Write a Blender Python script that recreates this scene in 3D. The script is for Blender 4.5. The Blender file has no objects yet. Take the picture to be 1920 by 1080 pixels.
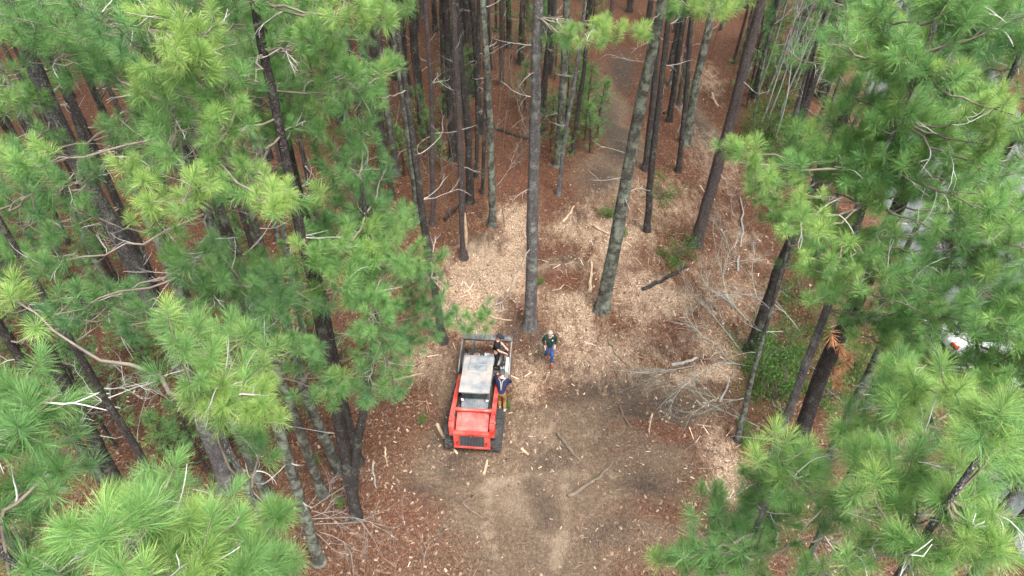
import bpy, bmesh, math, random
import numpy as np
from mathutils import Vector, Matrix

R = math.radians
rng = np.random.default_rng(7)
random.seed(7)
SC = bpy.context.scene
COL = SC.collection

# ------------------------------------------------------------------ camera, sky, sun, exposure
CAM_H, PITCH, FPX = 20.0, 40.0, 1300.0
cam_data = bpy.data.cameras.new('camera')
cam_data.sensor_width = 36.0
cam_data.lens = FPX / 1920.0 * 36.0
cam_data.clip_end = 900.0
cam = bpy.data.objects.new('camera', cam_data)
cam.location = (0, 0, CAM_H)
cam.rotation_euler = (R(90 - PITCH), 0, 0)
COL.objects.link(cam)
SC.camera = cam

SUN_EL, SUN_ROT = 62.0, 150.0
world = bpy.data.worlds.new('World')
SC.world = world
world.use_nodes = True
wn = world.node_tree.nodes
wl = world.node_tree.links
sky = wn.new('ShaderNodeTexSky')
sky.sky_type = 'NISHITA'
sky.sun_disc = False
sky.sun_elevation = R(SUN_EL)
sky.sun_rotation = R(SUN_ROT)
sky.air_density = 1.0
sky.dust_density = 6.0
sky.ozone_density = 0.6
hs = wn.new('ShaderNodeHueSaturation')
hs.inputs['Saturation'].default_value = 0.35
wl.new(sky.outputs[0], hs.inputs['Color'])
wl.new(hs.outputs[0], wn['Background'].inputs['Color'])
wn['Background'].inputs['Strength'].default_value = 0.15

sun_data = bpy.data.lights.new('sun', 'SUN')
sun_data.energy = 1.4
sun_data.angle = R(16)
sun_data.color = (1.0, 0.96, 0.9)
sun = bpy.data.objects.new('sun', sun_data)
sun.rotation_euler = (R(90 - SUN_EL), 0, R(180 - SUN_ROT))
sun.location = (0, 0, 40)
COL.objects.link(sun)

SC.view_settings.view_transform = 'Standard'
SC.view_settings.look = 'None'
SC.view_settings.gamma = 1.0
SC.view_settings.use_curve_mapping = False
SC.view_settings.exposure = 1.88
SC.render.engine = 'CYCLES'
SC.cycles.max_bounces = 6
SC.cycles.diffuse_bounces = 4
SC.cycles.transmission_bounces = 4
SC.cycles.transparent_max_bounces = 4
SC.cycles.use_denoising = True

# ------------------------------------------------------------------ measuring: picture pixels (1920 wide) to places
S40, C40 = math.sin(R(PITCH)), math.cos(R(PITCH))
CAMP = np.array([0, 0, CAM_H])

def ray(px, py):
    a, t = (px - 960) / FPX, (py - 540) / FPX
    return np.array([a, C40 - t * S40, -S40 - t * C40])

def at(px, py, d):
    return CAMP + ray(px, py) * d

def ground_at(px, py, z=0.0):
    r = ray(px, py)
    return CAMP + r * ((CAM_H - z) / -r[2])

def project(p):
    p = np.atleast_2d(p) - CAMP
    d = p[:, 1] * C40 - p[:, 2] * S40
    u = p[:, 1] * S40 + p[:, 2] * C40
    d = np.where(np.abs(d) < 1e-6, 1e-6, d)
    return 960 + FPX * p[:, 0] / d, 540 - FPX * u / d, d

def inside(px, py, poly):
    n, c = len(poly), False
    j = n - 1
    for i in range(n):
        xi, yi = poly[i]
        xj, yj = poly[j]
        if (yi > py) != (yj > py) and px < (xj - xi) * (py - yi) / (yj - yi) + xi:
            c = not c
        j = i
    return c

def unit(v):
    v = np.asarray(v, float)
    return v / (np.linalg.norm(v, axis=-1, keepdims=True) + 1e-9)

# lattice noise for terrain and ground cover
def vnoise(x, y, scale, seed):
    g = np.random.default_rng(seed).random((257, 257))
    u, v = x / scale + 1000.37, y / scale + 1000.71
    iu, iv = np.floor(u).astype(int), np.floor(v).astype(int)
    fu, fv = u - iu, v - iv
    fu, fv = fu * fu * (3 - 2 * fu), fv * fv * (3 - 2 * fv)
    iu, iv = iu % 256, iv % 256
    return (g[iu, iv] * (1 - fu) * (1 - fv) + g[iu + 1, iv] * fu * (1 - fv)
            + g[iu, iv + 1] * (1 - fu) * fv + g[iu + 1, iv + 1] * fu * fv)

def fbm(x, y, scale, seed, octaves=4):
    s, a, tot = 0, 1.0, 0
    for k in range(octaves):
        s = s + a * vnoise(x, y, scale / 2 ** k, seed + k)
        tot += a
        a *= 0.55
    return s / tot

# ------------------------------------------------------------------ materials
def new_mat(name, rough=0.8):
    m = bpy.data.materials.new(name)
    m.use_nodes = True
    b = m.node_tree.nodes['Principled BSDF']
    b.inputs['Roughness'].default_value = rough
    return m, m.node_tree.nodes, m.node_tree.links, b

def ramp(nodes, stops):
    r = nodes.new('ShaderNodeValToRGB')
    e = r.color_ramp.elements
    while len(e) < len(stops):
        e.new(0.5)
    for k, (p, c) in enumerate(stops):
        e[k].position = p
        e[k].color = (c[0], c[1], c[2], 1)
    return r

def noise(nodes, links, coord, scale, detail=4, rough=0.6, stretch=None):
    n = nodes.new('ShaderNodeTexNoise')
    n.inputs['Scale'].default_value = scale
    n.inputs['Detail'].default_value = detail
    n.inputs['Roughness'].default_value = rough
    if stretch:
        mp = nodes.new('ShaderNodeMapping')
        mp.inputs['Scale'].default_value = stretch
        links.new(coord, mp.inputs['Vector'])
        links.new(mp.outputs[0], n.inputs['Vector'])
    else:
        links.new(coord, n.inputs['Vector'])
    return n

def mixc(nodes, links, fac, a, b, mode='MIX'):
    m = nodes.new('ShaderNodeMix')
    m.data_type = 'RGBA'
    m.blend_type = mode
    for sock, v in ((m.inputs[0], fac), (m.inputs[6], a), (m.inputs[7], b)):
        if hasattr(v, 'is_output'):
            links.new(v, sock)
        elif isinstance(v, (int, float)):
            sock.default_value = v
        else:
            sock.default_value = (v[0], v[1], v[2], 1)
    return m.outputs[2]

def simple(name, col, rough=0.6, metal=0.0, var=0.25, scale=9.0, dirt=None, dirt_amt=0.5, spec=None):
    """a surface of one colour with uneven wear, and dust or mud in blotches"""
    m, n, l, b = new_mat(name, rough)
    co = n.new('ShaderNodeTexCoord').outputs['Object']
    nz = noise(n, l, co, scale, 6)
    rp = ramp(n, [(0.3, [c * (1 - var) for c in col]), (0.7, [min(1, c * (1 + var)) for c in col])])
    l.new(nz.outputs['Fac'], rp.inputs[0])
    out = rp.outputs[0]
    if dirt:
        nd = noise(n, l, co, scale * 0.45, 8, 0.7)
        rd = ramp(n, [(0.5 - 0.28 * dirt_amt, (0, 0, 0)), (0.78 - 0.2 * dirt_amt, (1, 1, 1))])
        l.new(nd.outputs['Fac'], rd.inputs[0])
        out = mixc(n, l, rd.outputs[0], out, dirt)
    l.new(out, b.inputs['Base Color'])
    b.inputs['Metallic'].default_value = metal
    rr = n.new('ShaderNodeMapRange')
    rr.inputs['To Min'].default_value = max(0, rough - 0.12)
    rr.inputs['To Max'].default_value = min(1, rough + 0.15)
    l.new(nz.outputs['Fac'], rr.inputs['Value'])
    l.new(rr.outputs[0], b.inputs['Roughness'])
    if spec is not None:
        b.inputs['Specular IOR Level'].default_value = spec
    return m

def needle_mat(name, stops, trans=0.35):
    m, n, l, b = new_mat(name, 0.55)
    at_ = n.new('ShaderNodeAttribute')
    at_.attribute_name = 'tint'
    sp = n.new('ShaderNodeSeparateColor')
    l.new(at_.outputs['Color'], sp.inputs[0])
    rp = ramp(n, stops)
    l.new(sp.outputs[0], rp.inputs[0])
    hv = n.new('ShaderNodeHueSaturation')
    mr = n.new('ShaderNodeMapRange')
    mr.inputs['To Min'].default_value = 0.7
    mr.inputs['To Max'].default_value = 1.35
    l.new(sp.outputs[1], mr.inputs['Value'])
    l.new(mr.outputs[0], hv.inputs['Value'])
    l.new(rp.outputs[0], hv.inputs['Color'])
    l.new(hv.outputs[0], b.inputs['Base Color'])
    b.inputs['Specular IOR Level'].default_value = 0.3
    tr = n.new('ShaderNodeBsdfTranslucent')
    l.new(hv.outputs[0], tr.inputs['Color'])
    ms = n.new('ShaderNodeMixShader')
    ms.inputs[0].default_value = trans
    l.new(b.outputs[0], ms.inputs[1])
    l.new(tr.outputs[0], ms.inputs[2])
    l.new(ms.outputs[0], n['Material Output'].inputs['Surface'])
    return m

def bark_mat(name, dark, light, lichen=None, lichen_amt=0.5):
    m, n, l, b = new_mat(name, 0.95)
    co = n.new('ShaderNodeTexCoord').outputs['Object']
    oi = n.new('ShaderNodeObjectInfo')
    ad = n.new('ShaderNodeVectorMath')
    ad.operation = 'ADD'
    l.new(co, ad.inputs[0])
    l.new(oi.outputs['Location'], ad.inputs[1])
    co = ad.outputs[0]
    v = n.new('ShaderNodeTexVoronoi')
    v.feature = 'DISTANCE_TO_EDGE'
    mp = n.new('ShaderNodeMapping')
    mp.inputs['Scale'].default_value = (8, 8, 2.4)
    wob = noise(n, l, co, 5, 3)
    wadd = n.new('ShaderNodeVectorMath')
    wadd.operation = 'MULTIPLY_ADD'
    l.new(wob.outputs['Color'], wadd.inputs[0])
    wadd.inputs[1].default_value = (0.25, 0.25, 0.4)
    l.new(co, wadd.inputs[2])
    l.new(wadd.outputs[0], mp.inputs['Vector'])
    l.new(mp.outputs[0], v.inputs['Vector'])
    fis = ramp(n, [(0.0, (0, 0, 0)), (0.30, (1, 1, 1))])
    l.new(v.outputs['Distance'], fis.inputs[0])
    nz = noise(n, l, co, 6, 6, 0.7, (1, 1, 0.35))
    rp = ramp(n, [(0.3, dark), (0.72, light)])
    l.new(nz.outputs['Fac'], rp.inputs[0])
    out = mixc(n, l, fis.outputs[0], [c * 0.3 for c in dark], rp.outputs[0])
    if lichen:
        nl = noise(n, l, co, 2.6, 8, 0.75)
        rl = ramp(n, [(0.62 - 0.2 * lichen_amt, (0, 0, 0)), (0.72 - 0.15 * lichen_amt, (1, 1, 1))])
        l.new(nl.outputs['Fac'], rl.inputs[0])
        out = mixc(n, l, rl.outputs[0], out, lichen)
    sp = noise(n, l, co, 14, 2, 0.5)
    rs = ramp(n, [(0.72, (0, 0, 0)), (0.76, (1, 1, 1))])
    l.new(sp.outputs['Fac'], rs.inputs[0])
    out = mixc(n, l, rs.outputs[0], out, (0.3, 0.32, 0.28))
    l.new(out, b.inputs['Base Color'])
    bp = n.new('ShaderNodeBump')
    bp.inputs['Strength'].default_value = 0.9
    bp.inputs['Distance'].default_value = 0.04
    l.new(fis.outputs[0], bp.inputs['Height'])
    l.new(bp.outputs[0], b.inputs['Normal'])
    b.inputs['Specular IOR Level'].default_value = 0.15
    return m

M = {}
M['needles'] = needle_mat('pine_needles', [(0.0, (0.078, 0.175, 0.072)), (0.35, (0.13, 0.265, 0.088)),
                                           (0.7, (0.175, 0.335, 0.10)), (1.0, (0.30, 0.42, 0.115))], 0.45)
M['leaves'] = needle_mat('shrub_leaves', [(0.0, (0.02, 0.06, 0.015)), (0.5, (0.045, 0.12, 0.025)), (1.0, (0.12, 0.2, 0.03))], 0.3)
M['dead_needles'] = needle_mat('dead_needles', [(0.0, (0.25, 0.11, 0.05)), (1.0, (0.42, 0.22, 0.11))], 0.25)
M['wood'] = simple('twig_wood', (0.13, 0.105, 0.085), 0.9, var=0.4, scale=5)
M['pale_wood'] = simple('bare_twig_wood', (0.20, 0.185, 0.165), 0.9, var=0.35, scale=4)
M['lichen_wood'] = simple('lichen_twig_wood', (0.21, 0.235, 0.205), 0.9, var=0.4, scale=3)
M['brown_wood'] = simple('brown_stick_wood', (0.10, 0.075, 0.056), 0.9, var=0.4, scale=4)
M['fresh_wood'] = simple('split_wood', (0.42, 0.32, 0.215), 0.85, var=0.25, scale=6, dirt=(0.2, 0.13, 0.08), dirt_amt=0.55)
M['bark_grey'] = bark_mat('bark_grey', (0.13, 0.122, 0.122), (0.33, 0.31, 0.30), (0.26, 0.27, 0.24), 0.5)
M['bark_red'] = bark_mat('bark_red', (0.10, 0.083, 0.08), (0.25, 0.205, 0.19))
M['bark_moss'] = bark_mat('bark_moss', (0.085, 0.083, 0.072), (0.23, 0.22, 0.19), (0.24, 0.27, 0.21), 0.8)
M['bark_dark'] = bark_mat('bark_dark', (0.055, 0.048, 0.046), (0.155, 0.137, 0.128), (0.15, 0.16, 0.13), 0.4)

# ------------------------------------------------------------------ mesh builder
class MB:
    def __init__(self):
        self.v, self.f3, self.f4, self.t = [], [], [], []
        self.m3, self.m4 = [], []
        self.n = 0

    def add(self, v, tri=None, quad=None, tint=None, mat=0):
        v = np.asarray(v, np.float32).reshape(-1, 3)
        if tint is None:
            tint = np.full((len(v), 2), 0.5, np.float32)
        if tri is not None and len(tri):
            tri = np.asarray(tri, np.int32).reshape(-1, 3)
            self.f3.append(tri + self.n)
            self.m3.append(np.full(len(tri), mat, np.int32))
        if quad is not None and len(quad):
            quad = np.asarray(quad, np.int32).reshape(-1, 4)
            self.f4.append(quad + self.n)
            self.m4.append(np.full(len(quad), mat, np.int32))
        self.v.append(v)
        self.t.append(np.asarray(tint, np.float32))
        self.n += len(v)

    def tubes(self, pts, rad, sides=4, mat=0, cap=False):
        """pts (N,K,3), rad (N,K): N tubes at once"""
        pts = np.asarray(pts, float)
        if pts.ndim == 2:
            pts, rad = pts[None], np.asarray(rad, float)[None]
        rad = np.broadcast_to(np.asarray(rad, float), pts.shape[:2])
        N, K, _ = pts.shape
        d = np.empty_like(pts)
        d[:, 1:-1] = pts[:, 2:] - pts[:, :-2]
        d[:, 0], d[:, -1] = pts[:, 1] - pts[:, 0], pts[:, -1] - pts[:, -2]
        d = unit(d)
        ref = np.where(np.abs(d[:, :1, 2:3]) > 0.85, np.array([1.0, 0, 0]), np.array([0, 0, 1.0]))
        a = unit(np.cross(d, np.broadcast_to(ref, d.shape)))
        b = np.cross(d, a)
        ang = np.arange(sides) / sides * 2 * np.pi
        ring = (a[:, :, None] * np.cos(ang)[None, None, :, None] + b[:, :, None] * np.sin(ang)[None, None, :, None])
        v = pts[:, :, None] + ring * rad[:, :, None, None]
        idx = np.arange(N * K * sides).reshape(N, K, sides)
        q = np.stack([idx[:, :-1], np.roll(idx[:, :-1], -1, 2), np.roll(idx[:, 1:], -1, 2), idx[:, 1:]], -1)
        tri = None
        if cap and sides > 3:
            tri = []
            for e, fl in ((0, 1), (-1, 0)):
                for k in range(1, sides - 1):
                    f = [idx[:, e, 0], idx[:, e, k], idx[:, e, k + 1]]
                    tri.append(np.stack(f[::-1] if fl else f, -1))
            tri = np.concatenate(tri)
        self.add(v, tri, q, mat=mat)

    def build(self, name, mats, parent=None, loc=None, smooth=False, tint=False):
        me = bpy.data.meshes.new(name)
        v = np.concatenate(self.v)
        if loc is not None:
            v = v - np.asarray(loc, np.float32)
        f3 = np.concatenate(self.f3) if self.f3 else np.zeros((0, 3), np.int32)
        f4 = np.concatenate(self.f4) if self.f4 else np.zeros((0, 4), np.int32)
        me.vertices.add(len(v))
        me.vertices.foreach_set('co', v.astype(np.float32).ravel())
        me.loops.add(f3.size + f4.size)
        me.loops.foreach_set('vertex_index', np.concatenate([f3.ravel(), f4.ravel()]).astype(np.int32))
        me.polygons.add(len(f3) + len(f4))
        st = np.concatenate([np.arange(len(f3)) * 3, f3.size + np.arange(len(f4)) * 4]).astype(np.int32)
        me.polygons.foreach_set('loop_start', st)
        mi = np.concatenate(self.m3 + self.m4) if (self.m3 or self.m4) else np.zeros(0, np.int32)
        me.polygons.foreach_set('material_index', mi.astype(np.int32))
        if smooth:
            me.polygons.foreach_set('use_smooth', np.ones(len(f3) + len(f4), bool))
        if tint:
            t = np.concatenate(self.t)
            c = np.zeros((len(v), 4), np.float32)
            c[:, :2], c[:, 3] = t[:, :2], 1
            ca = me.color_attributes.new('tint', 'FLOAT_COLOR', 'POINT')
            ca.data.foreach_set('color', c.ravel())
        for m in (mats if isinstance(mats, (list, tuple)) else [mats]):
            me.materials.append(m)
        me.update()
        me.validate()
        o = bpy.data.objects.new(name, me)
        COL.objects.link(o)
        if parent:
            o.parent = parent
        return o

def tag(o, label=None, cat=None, group=None, kind=None):
    if label: o['label'] = label
    if cat: o['category'] = cat
    if group: o['group'] = group
    if kind: o['kind'] = kind
    return o

def empty(name, loc, rz=0.0, label=None, cat=None, group=None):
    o = bpy.data.objects.new(name, None)
    o.empty_display_size = 0.3
    o.location = loc
    o.rotation_euler = (0, 0, rz)
    COL.objects.link(o)
    return tag(o, label, cat, group)

def copy_tree(o, parent=None):
    c = o.copy()
    COL.objects.link(c)
    if parent:
        c.parent = parent
    for ch in list(o.children):
        copy_tree(ch, c)
    return c

# ------------------------------------------------------------------ ground, road
def road_left(y):
    return np.interp(y, [-60, 5, 15, 28, 55, 90, 160], [14, 15.2, 15.9, 18.7, 27.5, 40, 66])

def road_right(y):
    return np.interp(y, [-60, 5, 15, 28, 44, 90, 160], [31, 31, 31, 30.5, 33, 51, 78])

PLACES = []   # (mask, x, y, rx, ry, strength): where wood chips, bare soil, grass lie on the ground
def place(kind, px, py, rpx, rpy, s=1.0):
    c = ground_at(px, py)
    rx = np.linalg.norm(ground_at(px + rpx, py) - c)
    ry = 0.5 * abs(ground_at(px, py - rpy)[1] - ground_at(px, py + rpy)[1])
    PLACES.append((kind, c[0], c[1], rx, ry, s))

for a in [('chip', 910, 520, 90, 60, 1.3), ('chip', 960, 420, 55, 45, 1.0), ('chip', 1060, 560, 70, 90, .8), ('chip', 1160, 450, 90, 80, .8),
          ('chip', 1220, 560, 90, 70, .85), ('chip', 1230, 380, 120, 60, .55), ('chip', 1340, 640, 60, 60, .8), ('chip', 1370, 540, 80, 90, .6),
          ('chip', 1130, 660, 130, 60, .75), ('chip', 800, 690, 80, 50, .75), ('chip', 1350, 850, 50, 90, .7), ('chip', 1380, 450, 50, 70, .5),
          ('chip', 1180, 100, 40, 10, .35), ('chip', 1330, 150, 30, 40, .55), ('chip', 1000, 700, 60, 40, .65), ('chip', 1095, 600, 22, 60, 1.3),
          ('chip', 870, 590, 70, 40, 1.0), ('chip', 1080, 430, 70, 40, .7), ('chip', 1010, 800, 120, 60, .35), ('chip', 1250, 700, 90, 50, .4),
          ('chip', 970, 460, 30, 60, 1.0), ('chip', 1340, 300, 60, 90, .45),
          ('soil', 950, 950, 170, 90, 1.2), ('soil', 1020, 930, 260, 130, 1.1), ('soil', 1130, 1000, 160, 80, .9), ('soil', 1200, 760, 160, 60, .8), ('pale', 1090, 960, 60, 60, .5), ('pale', 1180, 740, 50, 22, .6), ('pale', 980, 1040, 90, 30, .6), ('soil', 1100, 800, 180, 70, 1.0), ('soil', 1010, 1050, 150, 70, 1.1), ('soil', 840, 870, 60, 70, .9),
          ('soil', 1150, 220, 36, 90, 1.0), ('soil', 1130, 330, 60, 50, .9), ('soil', 1180, 740, 140, 40, .8), ('soil', 1310, 230, 30, 60, .9),
          ('soil', 880, 740, 60, 90, .8), ('soil', 1060, 510, 40, 25, .8), ('soil', 1230, 860, 70, 40, .9), ('soil', 1190, 960, 90, 50, .6),
          ('soil', 940, 560, 30, 60, .5), ('soil', 760, 900, 60, 60, .4), ('soil', 900, 470, 35, 30, .6),
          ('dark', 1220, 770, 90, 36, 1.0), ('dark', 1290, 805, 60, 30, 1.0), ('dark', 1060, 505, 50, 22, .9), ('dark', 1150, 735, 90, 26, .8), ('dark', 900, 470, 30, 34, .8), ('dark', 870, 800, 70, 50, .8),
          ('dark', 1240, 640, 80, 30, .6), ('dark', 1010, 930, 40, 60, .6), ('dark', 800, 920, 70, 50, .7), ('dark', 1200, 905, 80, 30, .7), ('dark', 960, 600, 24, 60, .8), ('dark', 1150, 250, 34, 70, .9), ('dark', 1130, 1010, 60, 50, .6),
          ('rust', 1040, 180, 60, 60, .9), ('rust', 1240, 200, 40, 70, .9), ('rust', 860, 200, 120, 120, .8), ('dark', 1170, 130, 30, 40, .9), ('dark', 1310, 240, 26, 40, .8), ('dark', 1090, 690, 60, 30, .5), ('dark', 1130, 340, 40, 40, .8), ('dark', 1000, 660, 40, 40, .7), ('rust', 1040, 470, 30, 20, .8), ('dark', 1090, 400, 40, 20, .6), ('rust', 1200, 480, 30, 50, .7), ('dark', 1290, 560, 40, 40, .6), ('rust', 920, 430, 20, 20, .6), ('dark', 840, 560, 30, 30, .6), ('rust', 1260, 610, 50, 30, .8), ('dark', 1110, 720, 40, 24, .8), ('dark', 1340, 420, 30, 50, .6), ('chip', 1290, 720, 30, 14, .9), ('chip', 1330, 700, 50, 24, 1.0), ('chip', 1360, 880, 40, 60, 1.0), ('chip', 1000, 740, 40, 14, .7), ('chip', 1060, 640, 26, 40, .9), ('dark', 870, 860, 40, 40, .7), ('dark', 1040, 850, 60, 30, .6), ('pale', 1010, 1000, 40, 60, .8), ('dark', 930, 760, 30, 80, .6),
          ('rust', 1060, 530, 60, 26, 1.0), ('rust', 1250, 812, 100, 22, 1.0), ('rust', 1240, 965, 120, 40, .75), ('rust', 720, 970, 120, 100, .9), ('rust', 960, 330, 160, 50, .9), ('rust', 1010, 400, 40, 30, .7), ('rust', 980, 585, 40, 40, .7),
          ('rust', 1350, 470, 60, 120, .5), ('rust', 1180, 390, 70, 30, .5), ('rust', 1140, 620, 60, 30, .5), ('rust', 1330, 620, 70, 40, .6),
          ('moss', 1000, 860, 50, 60, .35), ('moss', 1330, 760, 80, 60, .5), ('moss', 1420, 720, 80, 80, .8), ('moss', 1230, 420, 90, 50, .45),
          ('moss', 930, 1060, 60, 30, .3), ('moss', 1060, 900, 70, 40, .35), ('moss', 1440, 230, 60, 60, .7), ('moss', 950, 760, 14, 26, .8),
          ('moss', 700, 650, 60, 60, .5), ('moss', 820, 330, 70, 60, .25), ('moss', 1100, 250, 40, 40, .5), ('moss', 790, 780, 60, 30, .35),
          ('pale', 960, 930, 60, 70, .9), ('pale', 1030, 1010, 40, 60, .9), ('pale', 1050, 880, 60, 40, .6), ('pale', 1220, 890, 50, 30, .7),
          ('pale', 820, 890, 30, 40, .5), ('pale', 1130, 790, 60, 24, .5), ('pale', 1345, 695, 34, 22, 1.0), ('pale', 1150, 265, 30, 40, .5),
          ('pale', 900, 1000, 60, 40, .6)]:
    place(*a)

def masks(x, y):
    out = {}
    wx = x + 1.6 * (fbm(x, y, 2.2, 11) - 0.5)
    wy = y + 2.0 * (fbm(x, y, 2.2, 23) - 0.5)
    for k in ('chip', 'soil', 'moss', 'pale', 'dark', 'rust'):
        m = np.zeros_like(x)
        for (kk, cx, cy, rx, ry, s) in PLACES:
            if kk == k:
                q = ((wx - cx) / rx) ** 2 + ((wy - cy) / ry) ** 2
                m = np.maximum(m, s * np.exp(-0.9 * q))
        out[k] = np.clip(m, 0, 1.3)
    return out

def wheel_tracks(x, y):
    """the churned strips left by the machine's rubber tracks: curved pairs in the soil"""
    h = np.zeros_like(x)
    for (cx, cy, rad, a0, a1) in [(-3.4, 13.0, 5.2, -40, 50), (-3.4, 13.0, 6.9, -40, 50), (5.5, 13.0, 6.3, 130, 235), (5.5, 13.0, 8.0, 130, 235),
                                  (2.0, 5.0, 9.0, 70, 130), (2.0, 5.0, 10.7, 70, 130)]:
        r = np.hypot(x - cx, y - cy)
        a = np.degrees(np.arctan2(y - cy, x - cx))
        a = np.where(a < -60, a + 360, a)
        inarc = 1 / (1 + np.exp(-(a - a0) / 2.5)) * 1 / (1 + np.exp((a - a1) / 2.5))
        band = np.exp(-((r - rad) / 0.2) ** 4)
        lug = 0.5 + 0.5 * np.sign(np.sin(np.radians(a) * rad * 2 * np.pi / 0.42))
        h += inarc * band * (0.5 + 0.5 * lug)
    return h

def gh(x, y):
    x, y = np.asarray(x, float), np.asarray(y, float)
    h = 0.22 * (fbm(x, y, 5.0, 3) - 0.5) + 0.10 * (fbm(x, y, 0.9, 5, 3) - 0.5)
    h -= 0.045 * wheel_tracks(x, y)
    for (px, py, rr, hh) in [(1345, 695, 0.8, 0.3), (1060, 500, 0.9, 0.22), (1230, 810, 1.0, 0.2), (1260, 960, 1.4, 0.2)]:
        c = ground_at(px, py)
        h += hh * np.exp(-((x - c[0]) ** 2 + (y - c[1]) ** 2) / rr ** 2)
    edge = np.clip((x - (road_left(y) - 2.0)) / 1.8, 0, 1)
    mach = np.exp(-(((x + 1.1) / 1.6) ** 4 + ((y - 17.4) / 3.2) ** 4))
    far = np.clip((np.hypot(x, y - 20) - 55) / 60, 0, 1)
    return h * (1 - edge) * (1 - 0.85 * mach) * (1 - far)

def axis(lo, a, b, hi, step):
    mid = np.arange(a, b, step)
    left = a - np.geomspace(step, a - lo, 34)[::-1]
    right = b + np.geomspace(step, hi - b, 34)
    return np.concatenate([left, mid, right])

xs, ys = axis(-260, -13, 15, 260, 0.11), axis(-200, 9, 44, 320, 0.13)
X, Y = np.meshgrid(xs, ys, indexing='ij')
gx, gy = X.ravel(), Y.ravel()
nx, ny = len(xs), len(ys)
idx = np.arange(nx * ny).reshape(nx, ny)
q = np.stack([idx[:-1, :-1], idx[1:, :-1], idx[1:, 1:], idx[:-1, 1:]], -1).reshape(-1, 4)
g = MB()
g.add(np.stack([gx, gy, gh(gx, gy)], -1), quad=q)

gm, n, l, b = new_mat('forest_floor', 0.97)
geo = n.new('ShaderNodeNewGeometry').outputs['Position']
att = {}
for k in ('cover_a', 'cover_b'):
    a_ = n.new('ShaderNodeAttribute')
    a_.attribute_name = k
    s_ = n.new('ShaderNodeSeparateColor')
    l.new(a_.outputs['Color'], s_.inputs[0])
    att[k] = s_
def thresh(val, nscale, lo, hi, amt=0.7, rough=0.75, stretch=None):
    nz = noise(n, l, geo, nscale, 8, rough, stretch)
    mm = n.new('ShaderNodeMath')
    mm.operation = 'MULTIPLY_ADD'
    l.new(nz.outputs['Fac'], mm.inputs[0])
    mm.inputs[1].default_value = amt
    l.new(val, mm.inputs[2])
    mr = n.new('ShaderNodeMapRange')
    mr.inputs['From Min'].default_value = lo
    mr.inputs['From Max'].default_value = hi
    l.new(mm.outputs[0], mr.inputs['Value'])
    return mr.outputs[0]
n1 = noise(n, l, geo, 1.1, 8, 0.7)
n2 = noise(n, l, geo, 9, 8, 0.75)
n3 = noise(n, l, geo, 38, 5, 0.8)
straw = ramp(n, [(0.28, (0.04, 0.024, 0.017)), (0.48, (0.092, 0.048, 0.032)), (0.62, (0.135, 0.073, 0.048)), (0.76, (0.20, 0.125, 0.086))])
l.new(n2.outputs['Fac'], straw.inputs[0])
straw_rust = ramp(n, [(0.3, (0.05, 0.024, 0.016)), (0.55, (0.115, 0.052, 0.033)), (0.75, (0.19, 0.108, 0.07))])
l.new(n2.outputs['Fac'], straw_rust.inputs[0])
straw2 = mixc(n, l, n1.outputs['Fac'], straw.outputs[0], (0.85, 0.72, 0.62), 'MULTIPLY')
soil = ramp(n, [(0.3, (0.07, 0.053, 0.039)), (0.52, (0.138, 0.102, 0.072)), (0.72, (0.205, 0.158, 0.114))])
l.new(n2.outputs['Fac'], soil.inputs[0])
chip = ramp(n, [(0.3, (0.12, 0.078, 0.052)), (0.43, (0.245, 0.172, 0.118)), (0.55, (0.38, 0.29, 0.21)), (0.7, (0.56, 0.465, 0.365))])
l.new(n3.outputs['Fac'], chip.inputs[0])
moss = ramp(n, [(0.35, (0.05, 0.055, 0.022)), (0.65, (0.12, 0.125, 0.05))])
l.new(n2.outputs['Fac'], moss.inputs[0])
c1 = mixc(n, l, thresh(att['cover_a'].outputs[1], 2.5, 0.45, 0.85), straw2, soil.outputs[0])
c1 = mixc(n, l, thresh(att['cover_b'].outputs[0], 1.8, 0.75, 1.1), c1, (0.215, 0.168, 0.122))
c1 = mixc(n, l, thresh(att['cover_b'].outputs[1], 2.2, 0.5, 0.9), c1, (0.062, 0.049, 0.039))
c1 = mixc(n, l, thresh(att['cover_a'].outputs[2], 3.0, 0.6, 1.15), c1, moss.outputs[0])
c2 = mixc(n, l, thresh(att['cover_a'].outputs[0], 2.2, 0.86, 1.32, 1.35, .72, (1.3, .5, 1)), c1, chip.outputs[0])
c2 = mixc(n, l, thresh(att['cover_b'].outputs[2], 2.6, 0.55, 0.95), c2, straw_rust.outputs[0])
fl = noise(n, l, geo, 85, 2, 0.5)
fr = ramp(n, [(0.66, (0, 0, 0)), (0.70, (1, 1, 1))])
l.new(fl.outputs['Fac'], fr.inputs[0])
c3 = mixc(n, l, fr.outputs[0], c2, (0.28, 0.205, 0.14))
damp = n.new('ShaderNodeMapRange')
damp.inputs['From Max'].default_value = .8
damp.inputs['To Min'].default_value = 1.0
damp.inputs['To Max'].default_value = .42
l.new(att['cover_a'].outputs[1], damp.inputs['Value'])
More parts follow.
